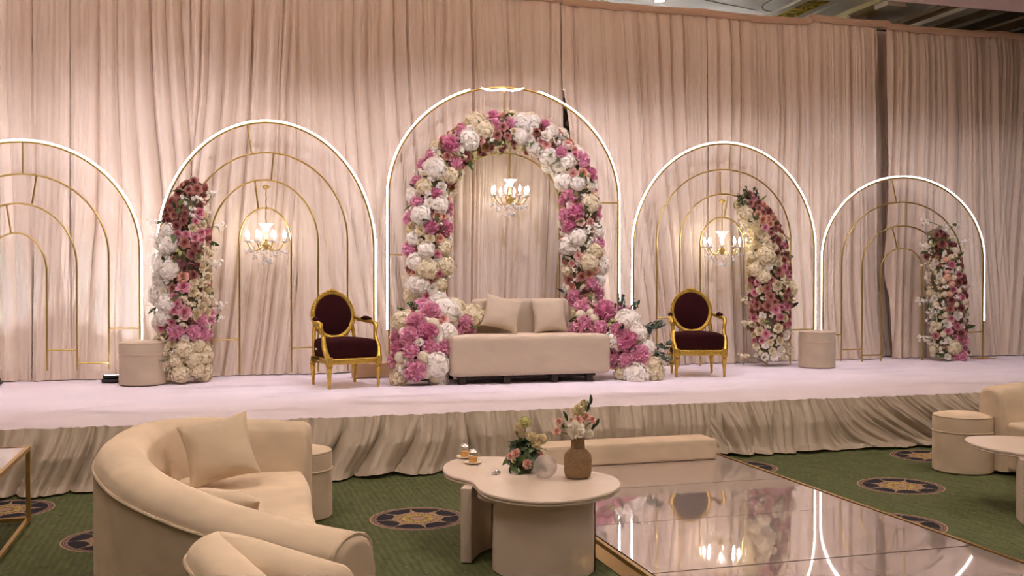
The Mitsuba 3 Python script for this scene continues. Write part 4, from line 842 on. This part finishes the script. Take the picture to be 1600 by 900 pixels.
for j in range(5): obj('facet', moved(trimesh.creation.icosphere(0, .012), (.016 * math.cos(j * 1.257), .016 * math.sin(j * 1.257), .010)), 'chrome', k, False, X(c))
obj('top', moved(trimesh.creation.icosphere(1, .017), (0, 0, .022)).apply_scale((1, 1, .8)), 'chrome', k, False, X(c))

# ------------------------------------------------------------------ gold side table on the left
k = thing('side_table', 'gold square-framed side table with a mirror glass top at the left picture edge', 'side table')
sx1, sy1, sy0, sh, b = -1.155, 7.18, 5.90, .50, .0125; sx0 = sx1 - .98
for x in (sx0, sx1):
    for y in (sy0, sy1): obj('leg', box(x - b, x + b, y - b, y + b, .002, sh), 'gold_frame', k, False)
for z in (.03, sh - b):
    for y in (sy0, sy1): obj('rail', box(sx0 + b, sx1 - b, y - b, y + b, z - b, z + b), 'gold_frame', k, False)
    for x in (sx0, sx1): obj('rail', box(x - b, x + b, sy0 + b, sy1 - b, z - b, z + b), 'gold_frame', k, False)
obj('glass_top', box(sx0 + b, sx1 - b, sy0 + b, sy1 - b, sh - .012, sh - .003), 'table_mirror', k, False)

# ------------------------------------------------------------------ small things at the back of the stage
def uplight(px, py, lab, tilt=6):
    c = at_z(px, py, STAGE); c[1] = min(c[1], 11.70); k = thing('floor_uplight', lab, 'floor light', 'uplights at the foot of the drapes')
    obj('housing', moved(rbox(.30, .16, .035, .008, k=2), (c[0], c[1], STAGE + .030)), 'black_plastic', k)
    obj('lamp_head', moved(rbox(.27, .14, .03, .006, k=2), (c[0], c[1], STAGE + .064), rx=-tilt), 'black_plastic', k)
    m = box(-.12, .12, -.06, .06, 0, .004); m = moved(m, (c[0], c[1], STAGE + .082), rx=-tilt)
    put('lens', {**ply(m, 'led_off'), 'emitter': {'type': 'area', 'radiance': rgb((1, .9, .93), 12)}}, k)
    scene[f'{k}_beam'] = {'type': 'spot', 'intensity': rgb((1, .90, .95), UPLIGHT_I), 'cutoff_angle': 56.0, 'beam_width': 12.0, 'to_world': T().look_at(origin=[c[0], c[1], STAGE + .095], target=[c[0], c[1] - .16, STAGE + 1.095], up=[0, 1, 0])}
uplight(190, 589.5, 'flat black floor uplight half hidden behind the left stage ottoman')
uplight(-12, 598, 'flat black floor uplight at the left picture edge')
c = at_z(585, 592, STAGE)
one('plywood_box', box(c[0] - .22, c[0] + .20, c[1] + .05, c[1] + .27, STAGE + .008, STAGE + .165), 'ply_box', 'tan plywood box at the back of the stage behind the left gold chair', 'box', smooth=False)
